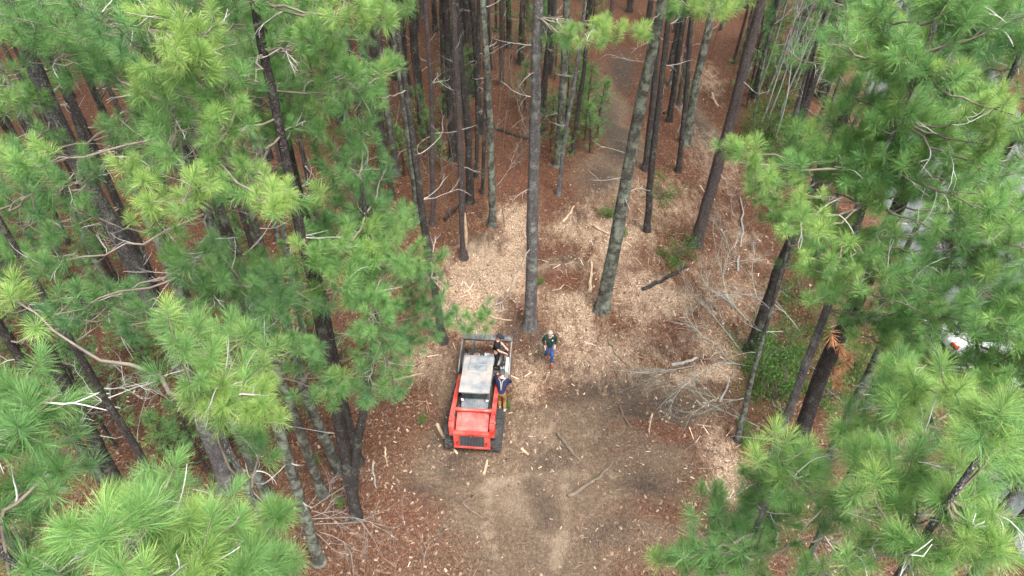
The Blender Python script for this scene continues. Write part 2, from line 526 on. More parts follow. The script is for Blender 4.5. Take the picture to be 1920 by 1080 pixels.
def flakes(scale, lo, hi, prev, seed):
    wn_ = noise(n, l, geo, scale * .5, 3, .6)
    wa = n.new('ShaderNodeVectorMath')
    wa.operation = 'MULTIPLY_ADD'
    l.new(wn_.outputs['Color'], wa.inputs[0])
    wa.inputs[1].default_value = (1.1 / scale, 1.1 / scale, 0)
    l.new(geo, wa.inputs[2])
    mp_ = n.new('ShaderNodeMapping')
    mp_.inputs['Rotation'].default_value = (0, 0, seed)
    mp_.inputs['Scale'].default_value = (scale, scale * .45, scale)
    l.new(wa.outputs[0], mp_.inputs['Vector'])
    vo = n.new('ShaderNodeTexVoronoi')
    l.new(mp_.outputs[0], vo.inputs['Vector'])
    sc_ = n.new('ShaderNodeSeparateColor')
    l.new(vo.outputs['Color'], sc_.inputs[0])
    rp_ = ramp(n, [(0.0, (lo, lo, lo)), (0.6, (1, 1, 1)), (1.0, (hi, hi * .97, hi * .93))])
    l.new(sc_.outputs[0], rp_.inputs[0])
    return mixc(n, l, damp.outputs[0], prev, rp_.outputs[0], 'MULTIPLY')
c3 = flakes(7, .62, 1.45, c3, .4)
c3 = flakes(13, .6, 1.5, c3, 1.9)
c3 = flakes(24, .6, 1.5, c3, 3.1)
l.new(c3, b.inputs['Base Color'])
bp = n.new('ShaderNodeBump')
bp.inputs['Strength'].default_value = 0.9
bp.inputs['Distance'].default_value = 0.06
bm_ = n.new('ShaderNodeMath')
bm_.operation = 'ADD'
l.new(n2.outputs['Fac'], bm_.inputs[0])
l.new(n3.outputs['Fac'], bm_.inputs[1])
l.new(bm_.outputs[0], bp.inputs['Height'])
l.new(bp.outputs[0], b.inputs['Normal'])
b.inputs['Specular IOR Level'].default_value = 0.1

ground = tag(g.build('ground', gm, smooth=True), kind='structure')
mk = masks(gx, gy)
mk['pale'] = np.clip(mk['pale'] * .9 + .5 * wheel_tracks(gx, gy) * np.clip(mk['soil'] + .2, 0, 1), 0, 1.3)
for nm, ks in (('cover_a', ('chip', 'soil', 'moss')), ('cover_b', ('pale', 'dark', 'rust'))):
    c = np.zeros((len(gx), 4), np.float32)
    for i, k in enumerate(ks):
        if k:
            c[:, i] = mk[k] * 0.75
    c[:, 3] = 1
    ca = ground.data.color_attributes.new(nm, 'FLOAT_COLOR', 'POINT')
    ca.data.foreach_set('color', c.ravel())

asph, n, l, b = new_mat('asphalt', 0.9)
geo = n.new('ShaderNodeNewGeometry').outputs['Position']
n1, n2 = noise(n, l, geo, 0.5, 6), noise(n, l, geo, 60, 4)
rp = ramp(n, [(0.3, (0.055, 0.06, 0.07)), (0.7, (0.10, 0.106, 0.12))])
l.new(n1.outputs['Fac'], rp.inputs[0])
l.new(mixc(n, l, n2.outputs['Fac'], rp.outputs[0], (0.75, 0.75, 0.75), 'MULTIPLY'), b.inputs['Base Color'])
yy = np.linspace(-50, 150, 120)
rb = MB()
rv = np.concatenate([np.stack([road_left(yy), yy, np.full_like(yy, 0.03)], -1), np.stack([road_right(yy), yy, np.full_like(yy, 0.03)], -1)])
k = len(yy)
rb.add(rv, quad=[(i, k + i, k + i + 1, i + 1) for i in range(k - 1)])
tag(rb.build('road', asph), kind='structure')

# ------------------------------------------------------------------ pine foliage
def needle_tufts(mb, pos, dirs, size, tint, count, width, mat=0, fine=True):
    """brushes of long needles round shoot tips: pos, dirs (T,3), size, tint (T,)"""
    T = len(pos)
    if T == 0:
        return
    dirs = unit(dirs)
    ref = np.where(np.abs(dirs[:, 2:3]) > 0.9, np.array([1.0, 0, 0]), np.array([0, 0, 1.0]))
    u = unit(np.cross(dirs, ref))
    w = np.cross(dirs, u)
    a = rng.random((T, count))
    phi = rng.random((T, count)) * 2 * np.pi
    th = np.radians(92 - 78 * a + rng.normal(0, 11, (T, count)))
    nd = (np.cos(th)[..., None] * dirs[:, None] + np.sin(th)[..., None] *
          (np.cos(phi)[..., None] * u[:, None] + np.sin(phi)[..., None] * w[:, None]))
    ln = size[:, None] * rng.uniform(0.72, 1.08, (T, count))
    base = pos[:, None] + dirs[:, None] * ((a - 0.75) * size[:, None] * 0.75)[..., None]
    side = unit(np.cross(nd, rng.normal(size=(T, count, 3)))) * (width * (size / 0.25))[:, None, None] * 0.5
    mid = base + nd * (ln * 0.55)[..., None]
    bow = rng.normal(0, .05, (T, count, 3)) * ln[..., None]
    mid = mid + bow
    tip = base + nd * ln[..., None]
    tip[..., 2] -= 0.10 * ln
    tn = np.clip(tint[:, None] + rng.normal(0, 0.10, (T, count)), 0, 1)
    vr = np.broadcast_to(rng.random((T, 1)), (T, count)) * 0.5 + rng.random((T, count)) * 0.5
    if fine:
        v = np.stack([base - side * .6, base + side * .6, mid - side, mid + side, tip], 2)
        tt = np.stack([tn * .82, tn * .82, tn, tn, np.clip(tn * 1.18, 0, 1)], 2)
        nv = 5
        k = np.arange(T * count)[:, None] * nv
        tri = np.concatenate([k + np.array([[0, 1, 3]]), k + np.array([[0, 3, 2]]), k + np.array([[2, 3, 4]])])
    else:
        v = np.stack([base - side, base + side, tip], 2)
        tt = np.stack([tn * .85, tn * .85, np.clip(tn * 1.1, 0, 1)], 2)
        nv = 3
        k = np.arange(T * count)[:, None] * nv
        tri = k + np.array([[0, 1, 2]])
    tt = np.stack([tt, np.broadcast_to(vr[..., None], tt.shape)], -1)
    mb.add(v.reshape(-1, 3), tri, tint=tt.reshape(-1, 2), mat=mat)

def curve_pts(p0, p1, sag, k, jit=0.0):
    t = np.linspace(0, 1, k)[:, None]
    p = p0 * (1 - t) + p1 * t
    p = p + np.array([0, 0, 1.0]) * sag * 4 * t * (1 - t)
    if jit:
        j = rng.normal(0, jit, (k, 3))
        j[0] = j[-1] = 0
        p = p + j
    return p

def add_bough(nb, wb, p0, p1, r, tint, nt, size, count, width, fine, rb=0.026, dead=1.0, mat=0):
    L = np.linalg.norm(p1 - p0)
    K = 9
    br = curve_pts(p0, p1, -0.05 * L, K, 0.02 * L)
    wb.tubes(br, np.linspace(rb, 0.010, K), 5, 0)
    # side shoots
    tt = 1 - np.abs(rng.normal(0, min(0.6, 0.7 * r / max(L, 0.3)), nt)).clip(0, 0.75)
    i0 = (tt * (K - 1)).astype(int).clip(0, K - 2)
    fr = (tt * (K - 1) - i0)[:, None]
    s = br[i0] * (1 - fr) + br[i0 + 1] * fr
    off = rng.normal(size=(nt, 3))
    off = unit(off) * (rng.random((nt, 1)) ** 0.5) * np.array([r, r, 0.75 * r])
    off[:, 2] = off[:, 2] + 0.15 * r
    along = unit(p1 - p0)
    e = s + off + along * 0.15 * r
    mid = (s + e) / 2 + rng.normal(0, 0.05, (nt, 3))
    mid[:, 2] -= 0.04
    wb.tubes(np.stack([s, mid, e], 1), np.array([[0.009, 0.007, 0.005]]), 3, 0)
    d = unit(e - mid) * 0.7 + np.array([0, 0, 0.75]) + rng.normal(0, 0.3, (nt, 3))
    sz = size * rng.uniform(0.75, 1.15, nt)
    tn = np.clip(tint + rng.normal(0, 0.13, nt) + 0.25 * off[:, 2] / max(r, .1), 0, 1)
    needle_tufts(nb, e, d, sz, tn, count, width, mat, fine)
    # bare pale twigs among the needles
    nd = rng.poisson(dead)
    if nd:
        t0 = rng.integers(2, K - 1, nd)
        s = br[t0]
        dd = unit(rng.normal(size=(nd, 3)) * np.array([1, 1, .5]) + along * .6)
        ll = rng.uniform(0.35, 1.0, nd)[:, None] * min(1.0, 0.4 + L / 4)
        cv = rng.normal(0, 0.35, (nd, 3))
        P = [s]
        for k in range(1, 7):
            dd = unit(dd + cv * 0.35 + rng.normal(0, 0.12, (nd, 3)))
            P.append(P[-1] + dd * ll / 6)
        P = np.stack(P, 1)
        wb.tubes(P, np.array([[.010, .009, .008, .007, .006, .005, .003]]), 3, 1)
        f = P[:, 3]
        g2 = f + unit(dd + rng.normal(0, .7, (nd, 3))) * ll * .4
        wb.tubes(np.stack([f, (f + g2) / 2 + rng.normal(0, .03, (nd, 3)), g2], 1), np.array([[.006, .005, .003]]), 3, 1)

def twig_tree(mb, p, d, length, rad, depth, mat=0, spread=0.6, up=0.0, sides=4, kids=4):
    """a bare forking branch"""
    K = 6
    P, q, dd = [p], p, unit(d)
    bend = rng.normal(0, 0.12, 3)
    for k in range(1, K):
        dd = unit(dd + bend + rng.normal(0, 0.10, 3) + np.array([0, 0, up]))
        q = q + dd * length / (K - 1)
        P.append(q)
    P = np.array(P)
    mb.tubes(P, np.linspace(rad, rad * 0.35, K), sides if depth > 0 else 3, mat)
    if depth <= 0:
        return
    for k in range(kids):
        i = rng.integers(1, K)
        ax = unit(P[min(i, K - 1)] - P[i - 1])
        nd = unit(ax + unit(rng.normal(size=3)) * spread * rng.uniform(0.7, 1.5))
        twig_tree(mb, P[i], nd, length * rng.uniform(0.35, 0.62), rad * 0.5, depth - 1, mat, spread, up, sides, kids)

def trunk_mesh(tb, pts, r0, r1, sides=11, flare=True, mat=0):
    """pts: axis points from the ground up"""
    pts = np.asarray(pts, float)
    seg = np.linalg.norm(np.diff(pts, axis=0), axis=1)
    s = np.concatenate([[0], np.cumsum(seg)])
    K = max(10, int(s[-1] / 0.8))
    u = np.linspace(0, s[-1], K)
    if flare:
        u = np.concatenate([[0, 0.12, 0.3, 0.6], u[1:][u[1:] > 0.8]])
    P = np.stack([np.interp(u, s, pts[:, i]) for i in range(3)], -1)
    for _ in range(2):
        P[1:-1] = P[1:-1] * .5 + (P[:-2] + P[2:]) * .25
    P[1:, :2] += rng.normal(0, 0.012, (len(P) - 1, 2)) * min(1, r0 / .12)
    f = u / s[-1]
    rad = r0 * (1 - f) ** 0.75 + r1 * f
    if flare:
        rad = rad * (1 + 0.55 * np.exp(-u / 0.22))
    rad = rad * rng.uniform(0.94, 1.06, len(rad))
    tb.tubes(P, rad, sides, mat)
    return P, rad

OPEN = [(742, -5), (762, 60), (738, 160), (712, 260), (722, 372), (800, 415), (850, 470), (862, 580), (850, 645), (765, 690), (760, 745),
        (690, 800), (620, 850), (575, 900), (575, 1085), (1205, 1085), (1225, 1000), (1285, 915), (1430, 840), (1395, 760), (1390, 640),
        (1465, 560), (1440, 440), (1350, 385), (1335, 290), (1395, 240), (1400, 100), (1430, -5)]
GAPS = [(100, 210, 14), (150, 310, 16), (215, 425, 18), (260, 510, 18), (300, 600, 20), (335, 680, 20), (370, 760, 22), (400, 840, 24), (440, 440, 20), (470, 640, 24), (150, 700, 40), (200, 800, 40), (60, 600, 24), (480, 900, 40), (530, 700, 24), (600, 330, 16), (545, 290, 16), (500, 260, 14),
        (1600, 400, 34), (1700, 400, 30), (1778, 650, 8), (1888, 840, 10), (1530, 690, 70), (1500, 800, 50), (1690, 55, 26), (1510, 200, 40), (1740, 430, 30),
        (1430, 700, 60), (1590, 610, 45), (1890, 170, 30), (640, 860, 70), (600, 760, 50), (120, 650, 35), (110, 960, 40),
        (430, 870, 45), (380, 790, 30), (470, 700, 30), (250, 800, 50), (560, 660, 40), (330, 660, 30), (500, 620, 28), (250, 480, 26)]

def clear_of_view(c, r):
    px, py, d = project(c)
    px, py, d = px[0], py[0], d[0]
    if d < 0.5:
        return True
    rp = r * FPX / d
    if py < -rp:
        return True
    for k in range(8):
        if inside(px + .9 * rp * math.cos(k * .785), py + .9 * rp * math.sin(k * .785), OPEN):
            return False
    for gx_, gy_, gr in GAPS:
        if math.hypot(px - gx_, py - gy_) < gr + .6 * rp:
            return False
    return d > 8.0 or px < -150 or py < -150 or px > 2070

def auto_boughs(axis_pts, rad, z0, z1, nb_, lmax, check, base_d=None):
    """branches all round the stem, longest low in the crown"""
    out = []
    zs = axis_pts[:, 2]
    for k in range(nb_):
        z = rng.uniform(z0, z1)
        f = (z - z0) / max(z1 - z0, .1)
        p0 = np.array([np.interp(z, zs, axis_pts[:, i]) for i in range(3)])
        az = k * 2.4 + rng.normal(0, .4)
        L = lmax * (0.35 + 0.65 * math.sin(math.pi * (0.25 + 0.7 * f))) * (1 - 0.55 * f) * rng.uniform(.75, 1.15)
        up = rng.uniform(-0.05, 0.35) + 0.5 * f
        p1 = p0 + np.array([math.cos(az), math.sin(az), up]) * L
        r = rng.uniform(0.5, 0.75)
        if check and not clear_of_view(p1, r):
            continue
        out.append((p0, p1, r))
    return out

# ------------------------------------------------------------------ the measured trees
# key: base pixel, further pixels the stem passes, radius at the base, height, bark, label
TREES = {
 'A': ((994, 614), [(1001, 340), (1009, 0)], .26, 22, 'grey', 'tall straight grey pine trunk standing just beyond the man in jeans'),
 'B': ((1128, 582), [(1150, 480), (1180, 300), (1210, 150), (1243, 0)], .29, 22, 'moss', 'curved grey-green mossy pine trunk right of the man in jeans'),
 'C': ((1303, 462), [(1340, 330), (1375, 210), (1428, 0)], .29, 23, 'red', 'thick dark leaning pine trunk beside the small green shrub'),
 'D': ((1213, 433), [(1222, 310), (1250, 60)], .17, 20, 'dark', 'dark slim pine trunk behind the curved mossy pine'),
 'E': ((1272, 322), [(1290, 150), (1298, 0)], .15, 20, 'dark', 'narrow dark pine trunk next to the skid trail'),
 'F': ((1286, 270), [(1306, 150), (1332, 40)], .26, 22, 'moss', 'greenish pine trunk pair-mate rising behind the narrow dark one'),
 'G': ((870, 482), [(862, 240), (850, 0)], .17, 20, 'red', 'slim pine trunk with torn pale bark strip at the clearing edge'),
 'H': ((924, 422), [(918, 210), (905, 0)], .19, 21, 'moss', 'mossy-footed pine trunk standing on the pale wood chips'),
 'I': ((789, 412), [(762, 200), (733, 20)], .28, 22, 'moss', 'lichen-spotted grey pine trunk at the edge of the left crowns'),
 'J': ((812, 422), [(811, 210), (797, 0)], .13, 19, 'red', 'thin reddish pine trunk beside the lichen-spotted one'),
 'K': ((882, 378), [(876, 220), (858, 60)], .20, 20, 'dark', 'near-black pine trunk behind the torn-bark one'),
 'L': ((1047, 366), [(1055, 280), (1088, 90)], .12, 17, 'grey', 'thin pale grey stem in front of the thick mossy trunk'),
 'M': ((1046, 310), [(1056, 150), (1063, 0)], .24, 21, 'moss', 'thick dark mossy pine trunk among green saplings'),
 'N': ((1073, 286), [(1085, 200), (1099, 100)], .13, 18, 'dark', 'dark slender pine trunk at the left edge of the skid trail'),
 'O': ((1210, 318), [(1225, 180), (1236, 40)], .19, 20, 'dark', 'straight dark pine trunk half hidden by the curved mossy pine'),
 'P': ((430, 912), [(370, 755), (300, 600), (215, 425), (140, 300), (60, 115), (12, 0)], .30, 21, 'grey', 'big leaning grey-barked pine under the left green crowns'),
 'Q': ((502, 930), [(445, 815), (400, 700)], .16, 17, 'moss', 'mossy pine trunk next to the big leaning grey pine'),
 'R': ((606, 930), [(545, 760), (500, 640)], .15, 18, 'moss', 'lichen-green pine trunk ending beside the brush heap'),
 'S': ((636, 884), [(578, 755), (535, 605)], .17, 20, 'moss', 'mossy pine trunk left of the forked tree'),
 'T': ((668, 970), [(655, 895), (625, 740), (592, 560)], .18, 20, 'dark', 'dark forked pine with two stems near the brush heap'),
 'U': ((672, 868), [(640, 740), (612, 590)], .16, 19, 'dark', 'dark pine trunk just behind the forked pine'),
 'V': ((600, 1055), [(565, 950), (530, 830)], .17, 17, 'moss', 'pine stem rising out of the bare brush heap'),
 'W': ((832, 640), [(812, 530), (798, 440)], .17, 17, 'dark', 'dark pine trunk wrapped in green boughs left of the mulcher'),
 'X': ((1492, 852), [(1520, 760), (1545, 685), (1600, 580)], .27, 21, 'dark', 'thick fissured pine trunk with dead orange needles on it'),
 'Y': ((1408, 655), [(1440, 570), (1470, 480), (1525, 360), (1635, 90)], .25, 19, 'dark', 'black-barked pine trunk behind the lichen-grey fallen branches'),
 'Z': ((1620, 765), [(1665, 690), (1720, 590)], .17, 18, 'dark', 'thin black leaning trunk right of the dead-needle pine'),
 'a': ((1383, 825), [(1400, 750), (1415, 690)], .10, 9, 'moss', 'short mossy stem at the right edge of the clearing'),
 'b': ((1575, 650), [(1630, 500), (1710, 335)], .21, 19, 'moss', 'brown mossy pine trunk seen through the right green crowns'),
 'c': ((110, 700), [(60, 600), (20, 535)], .20, 20, 'dark', 'dark pine trunk at the far left margin'),
 'd': ((240, 945), [(180, 830), (130, 730)], .22, 20, 'dark', 'dark trunk showing between the two lower left crowns'),
}
# foreground pines whose feet are below the picture: foot x, foot y, radius, height, bark, label
NEAR = {
 'n1': (-3.9, 2.9, .10, 16.1, 'grey', 'bushy green pine top at the lower left corner'),
 'n2': (-2.5, 2.4, .09, 15.7, 'grey', 'pine top with spreading brushes along the bottom edge left of the clearing'),
 'n3': (-3.3, 5.0, .10, 15.1, 'grey', 'yellow-green pine top in front of the big leaning grey trunk'),
 'r1': (3.9, 3.5, .10, 15.6, 'grey', 'broad pine crown filling the lower right corner'),
 'r2': (3.1, 4.8, .10, 13.4, 'grey', 'lower pine crown reaching over the clearing at bottom right'),
 'r3': (4.5, 5.4, .10, 14.1, 'grey', 'bright pine top in front of the thick dead-needle trunk'),
 'r4': (9.4, 7.5, .10, 16.8, 'grey', 'yellow-green pine crown at the right margin over the parked cars'),
 'r5': (6.7, 11.0, .13, 18.0, 'grey', 'tall pine crown with a bright leading shoot at the upper right'),
 'r6': (10.5, 14.0, .15, 18.5, 'moss', 'dense pine crown in the upper right corner over the road'),
 'r7': (12.6, 9.5, .14, 18.0, 'moss', 'pine crown beyond the right margin beside the parked cars'),
}
# boughs: pixel, distance, radius in pixels, tint (0 deep green .. 1 yellow-green)
B_LEFT = [(40,40,12,70,.5),(150,30,11,70,.5),(250,15,12,60,.5),(340,90,9.5,75,1.0),(310,40,9.7,50,.95),(390,60,9.7,50,.95),(300,150,10,65,.85),(420,170,10.5,70,.75),
 (380,120,9.8,50,.95),(460,40,14,60,.4),(540,30,15,60,.5),(620,40,13,70,.6),(690,30,12,60,.85),(728,30,12,40,.7),(40,130,13,60,.3),(110,110,12,60,.4),(210,130,13,70,.35),
 (500,140,15,55,.35),(560,120,14,60,.5),(620,110,13,60,.6),(665,165,14,60,.45),(600,210,14,60,.5),(60,220,13,70,.35),(130,235,12,60,.35),(250,230,13,60,.3),(330,250,10.5,70,.6),
 (430,240,11,70,.7),(540,240,15,55,.55),(620,270,15,60,.3),(675,235,15,55,.3),(695,150,15,45,.4),(30,310,11,60,.8),(110,360,13,70,.2),(40,430,13,60,.3),(260,330,10,50,.85),
 (340,385,10,65,.95),(280,430,11,50,.85),(430,330,11,60,.55),(480,340,11,50,.85),(520,385,10,60,1.0),(575,368,10.5,45,.95),(640,340,16,60,.12),(680,395,16,65,.12),(600,430,14,60,.3),
 (700,440,13,60,.65),(760,425,14,45,.45),(780,480,13,55,.4),(720,500,13,60,.5),(640,480,12,60,.65),(590,490,12,50,.6),(805,520,14,48,.3),(815,580,15,45,.2),(700,560,13,60,.5),
 (640,550,12,60,.4),(560,545,12,70,.2),(470,550,13,65,.2),(400,560,13,60,.2),(380,490,12,60,.35),(520,600,13,45,.15),(740,605,14,50,.25),(800,630,15,45,.25),
 (900,604,16.5,34,.5),(860,610,16,30,.35),(20,560,9,50,.85),(100,590,12,60,.2),(60,500,12,50,.25),(180,560,13,50,.2),(240,610,13,45,.15),(190,440,12,50,.25),
 (690,600,12,50,.4),(725,640,13,45,.35),(560,650,11,45,.35),(575,710,12,45,.3),(640,735,12,48,.4),(700,725,12,50,.25),(740,715,13,36,.25),(485,815,10,45,.4),
 (750,120,16,24,.4),(720,320,16,40,.15),(770,560,15,40,.2),(780,640,16,30,.2)]
B_LEFT_NEAR = [(330,1000,5.6,70,.75),(240,955,6.1,60,.6),(400,1005,5.5,70,.7),(520,960,6.6,45,.5),(150,990,6.2,60,.5),(60,760,5.6,80,.45),(40,710,5.6,90,.45),(110,740,5.4,90,.45),(50,800,5.4,100,.4),(130,840,5.7,70,.35),(60,890,5.9,80,.35),(20,960,6.4,60,.2),
 (380,640,8,55,.95),(420,695,7.6,65,.9),(390,755,7.6,55,.9),(465,735,7.6,65,.9),(515,775,8,48,.9),(500,680,8.5,48,.75),(445,630,8.6,48,.6),
 (300,915,5.9,60,.65),(350,955,5.4,70,.75),(420,950,5.9,60,.65),(280,1000,5.4,70,.55),(360,1040,5.2,80,.75),(450,1020,5.6,70,.65),(505,1010,6.4,50,.5),(480,1065,5.7,70,.5),
 (180,1040,5.9,70,.5),(110,1060,6.2,60,.4),(540,1055,6.6,40,.3),(220,990,6,50,.45)]
B_RIGHT = [(1800,700,12,45,.5),(1840,650,12,45,.5),(1900,690,11,40,.6),(1640,35,13,40,.8),(1610,75,13,45,.7),(1700,60,15,30,.5),(1760,40,17,65,.4),(1830,40,17,65,.35),(1890,50,16,65,.4),(1660,110,13,50,.75),(1740,120,15,55,.45),(1800,130,16,60,.3),
 (1885,110,16,50,.5),(1620,170,13,50,.55),(1680,190,13,55,.6),(1750,200,14,55,.45),(1785,140,11,45,.9),(1840,190,12,50,.6),(1900,215,10.5,50,.95),(1860,230,11,40,.8),(1620,260,13,55,.5),(1700,280,13,60,.5),
 (1780,270,12,60,.6),(1850,270,11,50,.7),(1385,305,13,42,.75),(1420,340,13,50,.65),(1470,300,14,50,.45),(1530,275,15,55,.5),(1500,250,15,40,.6),(1560,330,14,50,.5),(1640,340,13,50,.5),
 (1720,345,13,50,.45),(1800,340,12,50,.55),(1880,330,11,55,.65),(1480,415,12.5,48,.9),(1525,440,12.5,48,.8),(1550,500,12.5,55,.65),(1600,470,14,40,.4),(1500,490,13.5,50,.65),
 (1615,545,12.5,50,.65),(1555,560,13,45,.6),(1690,545,13,55,.5),(1750,545,12,60,.4),(1780,470,13,45,.25),(1835,430,12,50,.4),(1890,460,11,55,.65),(1830,540,11.5,60,.5),(1900,560,11,50,.5),
 (1850,600,11,50,.5),(1905,650,11,45,.5),(1660,250,13,50,.6),(1590,210,14,40,.5),(1560,120,14,30,.6),(1720,620,14,40,.3),(1800,600,13,40,.4),(1840,735,11,40,.6),(1900,720,11,40,.6),(1850,790,10,35,.6),(1905,800,10,35,.5),(1870,880,9.5,45,.5),(1820,690,12,40,.5),(1740,430,14,40,.5),(1690,410,15,40,.45),(1820,400,13,45,.6),(1880,890,11,50,.5),(1900,380,12,40,.6),(1760,680,13,36,.35),(1850,690,12,40,.4),
 (1880,390,11.5,45,.6),(1600,300,14,40,.5),(1660,470,14,36,.3),(1360,275,13.5,25,.7)]
B_RIGHT_NEAR = [(1645,785,8,55,.75),(1590,800,8.2,50,.6),(1480,860,8.6,60,.65),(1420,870,9,50,.55),(1525,885,8.2,60,.6),(1620,860,7,70,.65),(1700,760,7.6,50,.55),(1790,735,7,55,.85),(1825,780,6.8,60,.85),(1730,840,7,70,.6),
 (1805,850,6.6,60,.7),(1860,960,6.2,60,.7),(1640,940,6.6,70,.65),(1720,950,6.5,70,.6),(1790,960,6.4,70,.6),(1560,960,7.6,70,.55),(1480,960,8.6,70,.4),(1400,980,9.6,60,.35),(1330,960,10,50,.5),
 (1295,1015,9.7,50,.55),(1255,1045,9.6,35,.55),(1400,1050,8.6,60,.5),(1500,1050,7.6,65,.5),(1600,1040,6.6,75,.6),(1700,1040,6.2,75,.65),(1800,1040,6.1,75,.65),(1870,1045,6,50,.7),(1340,1060,9,40,.45),
 (1900,960,10,50,.5),(1560,870,8.4,45,.55),(1440,930,9,50,.4),(1680,880,7,50,.6)]
B_MID = [(1075,72,14,26,.55),(1115,80,14,34,.9),(1155,66,14,34,.95),(1195,60,14.3,24,.95),(1135,45,14.5,24,.9),(1060,60,15,22,.6),(1340,22,13.5,45,.85),(1300,25,14,30,.6),(1385,15,14,32,.7),(1270,15,14.5,22,.5)]

def stem_points(basepx, px, height, curve_first=None):
    g0 = ground_at(*basepx)
    g0[2] = float(gh(g0[0], g0[1])) - 0.08
    P = [g0]
    for (u, v) in px:
        r = ray(u, v)
        d = (g0[0] * r[0] + g0[1] * r[1]) / (r[0] ** 2 + r[1] ** 2)
        p = CAMP + r * d
        if p[2] > P[-1][2] + 0.4:
            P.append(p)
    d = unit(P[-1] - P[max(0, len(P) - 3)])
    d = unit(d + np.array([0, 0, 0.8]))
    while P[-1][2] < height:
        P.append(P[-1] + d * 1.5)
    return np.array(P)

forest = []    # every measured tree: dict(root, axis, ...)
def start_tree(key, P, r0, bark, label, group):
    loc = P[0]
    tb = MB()
    A, rad = trunk_mesh(tb, P, r0, 0.02)
    return dict(key=key, loc=loc, axis=A, rad=rad, tb=tb, nb=MB(), wb=MB(), bark=bark, label=label, group=group)

for key, (bp_, pxs, r0, H, bark, label) in TREES.items():
    t = start_tree(key, stem_points(bp_, pxs, H), r0, bark, label, 'pines around the clearing')
    forest.append(t)
    if key == 'T':    # the second stem of the forked pine
        A = t['axis']
        i = 3
        fork = ground_at(655, 895)
        p0 = np.array([np.interp(1.1, A[:, 2], A[:, 0]), np.interp(1.1, A[:, 2], A[:, 1]), 1.1])
        P2 = [p0]
        for (u, v) in [(672, 800), (690, 735), (704, 640), (708, 570)]:
            r = ray(u, v)
            d = (p0[0] * r[0] + p0[1] * r[1]) / (r[0] ** 2 + r[1] ** 2)
            P2.append(CAMP + r * d)
        P2.append(P2[-1] + np.array([.1, 0, 3.5]))
        A2, _ = trunk_mesh(t['tb'], np.array(P2), .15, .03, flare=False)
        t['axis2'] = A2
for key, (fx, fy, r0, H, bark, label) in NEAR.items():
    base = np.array([fx, fy, float(gh(fx, fy)) - .08])
    P = np.array([base] + [base + np.array([rng.normal(0, .08), rng.normal(0, .08), H * f]) for f in (.3, .55, .8, 1.0)])
    forest.append(start_tree(key, P, r0, bark, label, 'pines around the clearing'))

def nearest_tree(p):
    best, bt = 1e9, None
    for t in forest:
        A = np.concatenate([t['axis'], t['axis2']]) if 'axis2' in t else t['axis']
        m = (A[:, 2] > p[2] - 2.6) & (A[:, 2] < p[2] + 0.4) & (A[:, 2] > 4)
        if not m.any():
            continue
        d = np.linalg.norm(A[m] - p, axis=1)
        i = d.argmin()
        if d[i] < best:
            best, bt, bi = d[i], t, A[m][i]
    return best, bt, bi

for blist in (B_LEFT, B_LEFT_NEAR, B_RIGHT, B_RIGHT_NEAR, B_MID):
    for (px, py, d, rp, tint) in blist:
        if blist is B_LEFT and px > 555 and py > 400:
            d *= 1.22
        if blist is B_LEFT and px > 740 and py > 400:
            d *= 1.18
        if blist is B_MID:
            d *= 1.4
        if blist is B_LEFT and d < 14:      # leave the big leaning trunk in view
            seg_ = [(60, 115), (140, 300), (215, 425), (300, 600), (370, 755)]
            near_p = min(math.hypot(px - a0 - (a1 - a0) * f, py - b0 - (b1 - b0) * f) for (a0, b0), (a1, b1) in zip(seg_[:-1], seg_[1:]) for f in (0, .25, .5, .75, 1))
            if near_p < .62 * rp:
                continue
        p1 = at(px, py, d)
        r = rp * d / FPX * 0.95
        dist, t, p0 = nearest_tree(p1)
        if blist is B_LEFT and dist > 4.3:
            continue
        near = d < 8.8
        size = 0.23 if d < 7 else (0.25 if d < 10 else (0.255 if d < 14 else 0.285))
        tile = (size * 1.15) ** 2
        nt = int(np.clip(1.6 * r * r * 3.0 / tile, 8, 34))
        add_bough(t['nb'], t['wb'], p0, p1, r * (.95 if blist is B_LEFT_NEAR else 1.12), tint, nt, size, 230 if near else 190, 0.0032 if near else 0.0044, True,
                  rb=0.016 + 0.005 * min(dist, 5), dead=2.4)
        t['used'] = t.get('used', 0) + 1

# the pale leafless limbs that fork in front of the dark floor at the left
for t in forest:
    if t['key'] == 'd':
        for (u, v, du) in [(205, 738, -1.6), (196, 728, .9), (225, 765, -.5)]:
            r = ray(u, v)
            d = (t['loc'][0] * r[0] + t['loc'][1] * r[1]) / (r[0] ** 2 + r[1] ** 2)
            twig_tree(t['wb'], CAMP + r * d, np.array([du, -.5, .6]), 1.5, .022, 3, 1, .8, .02, 5, 4)

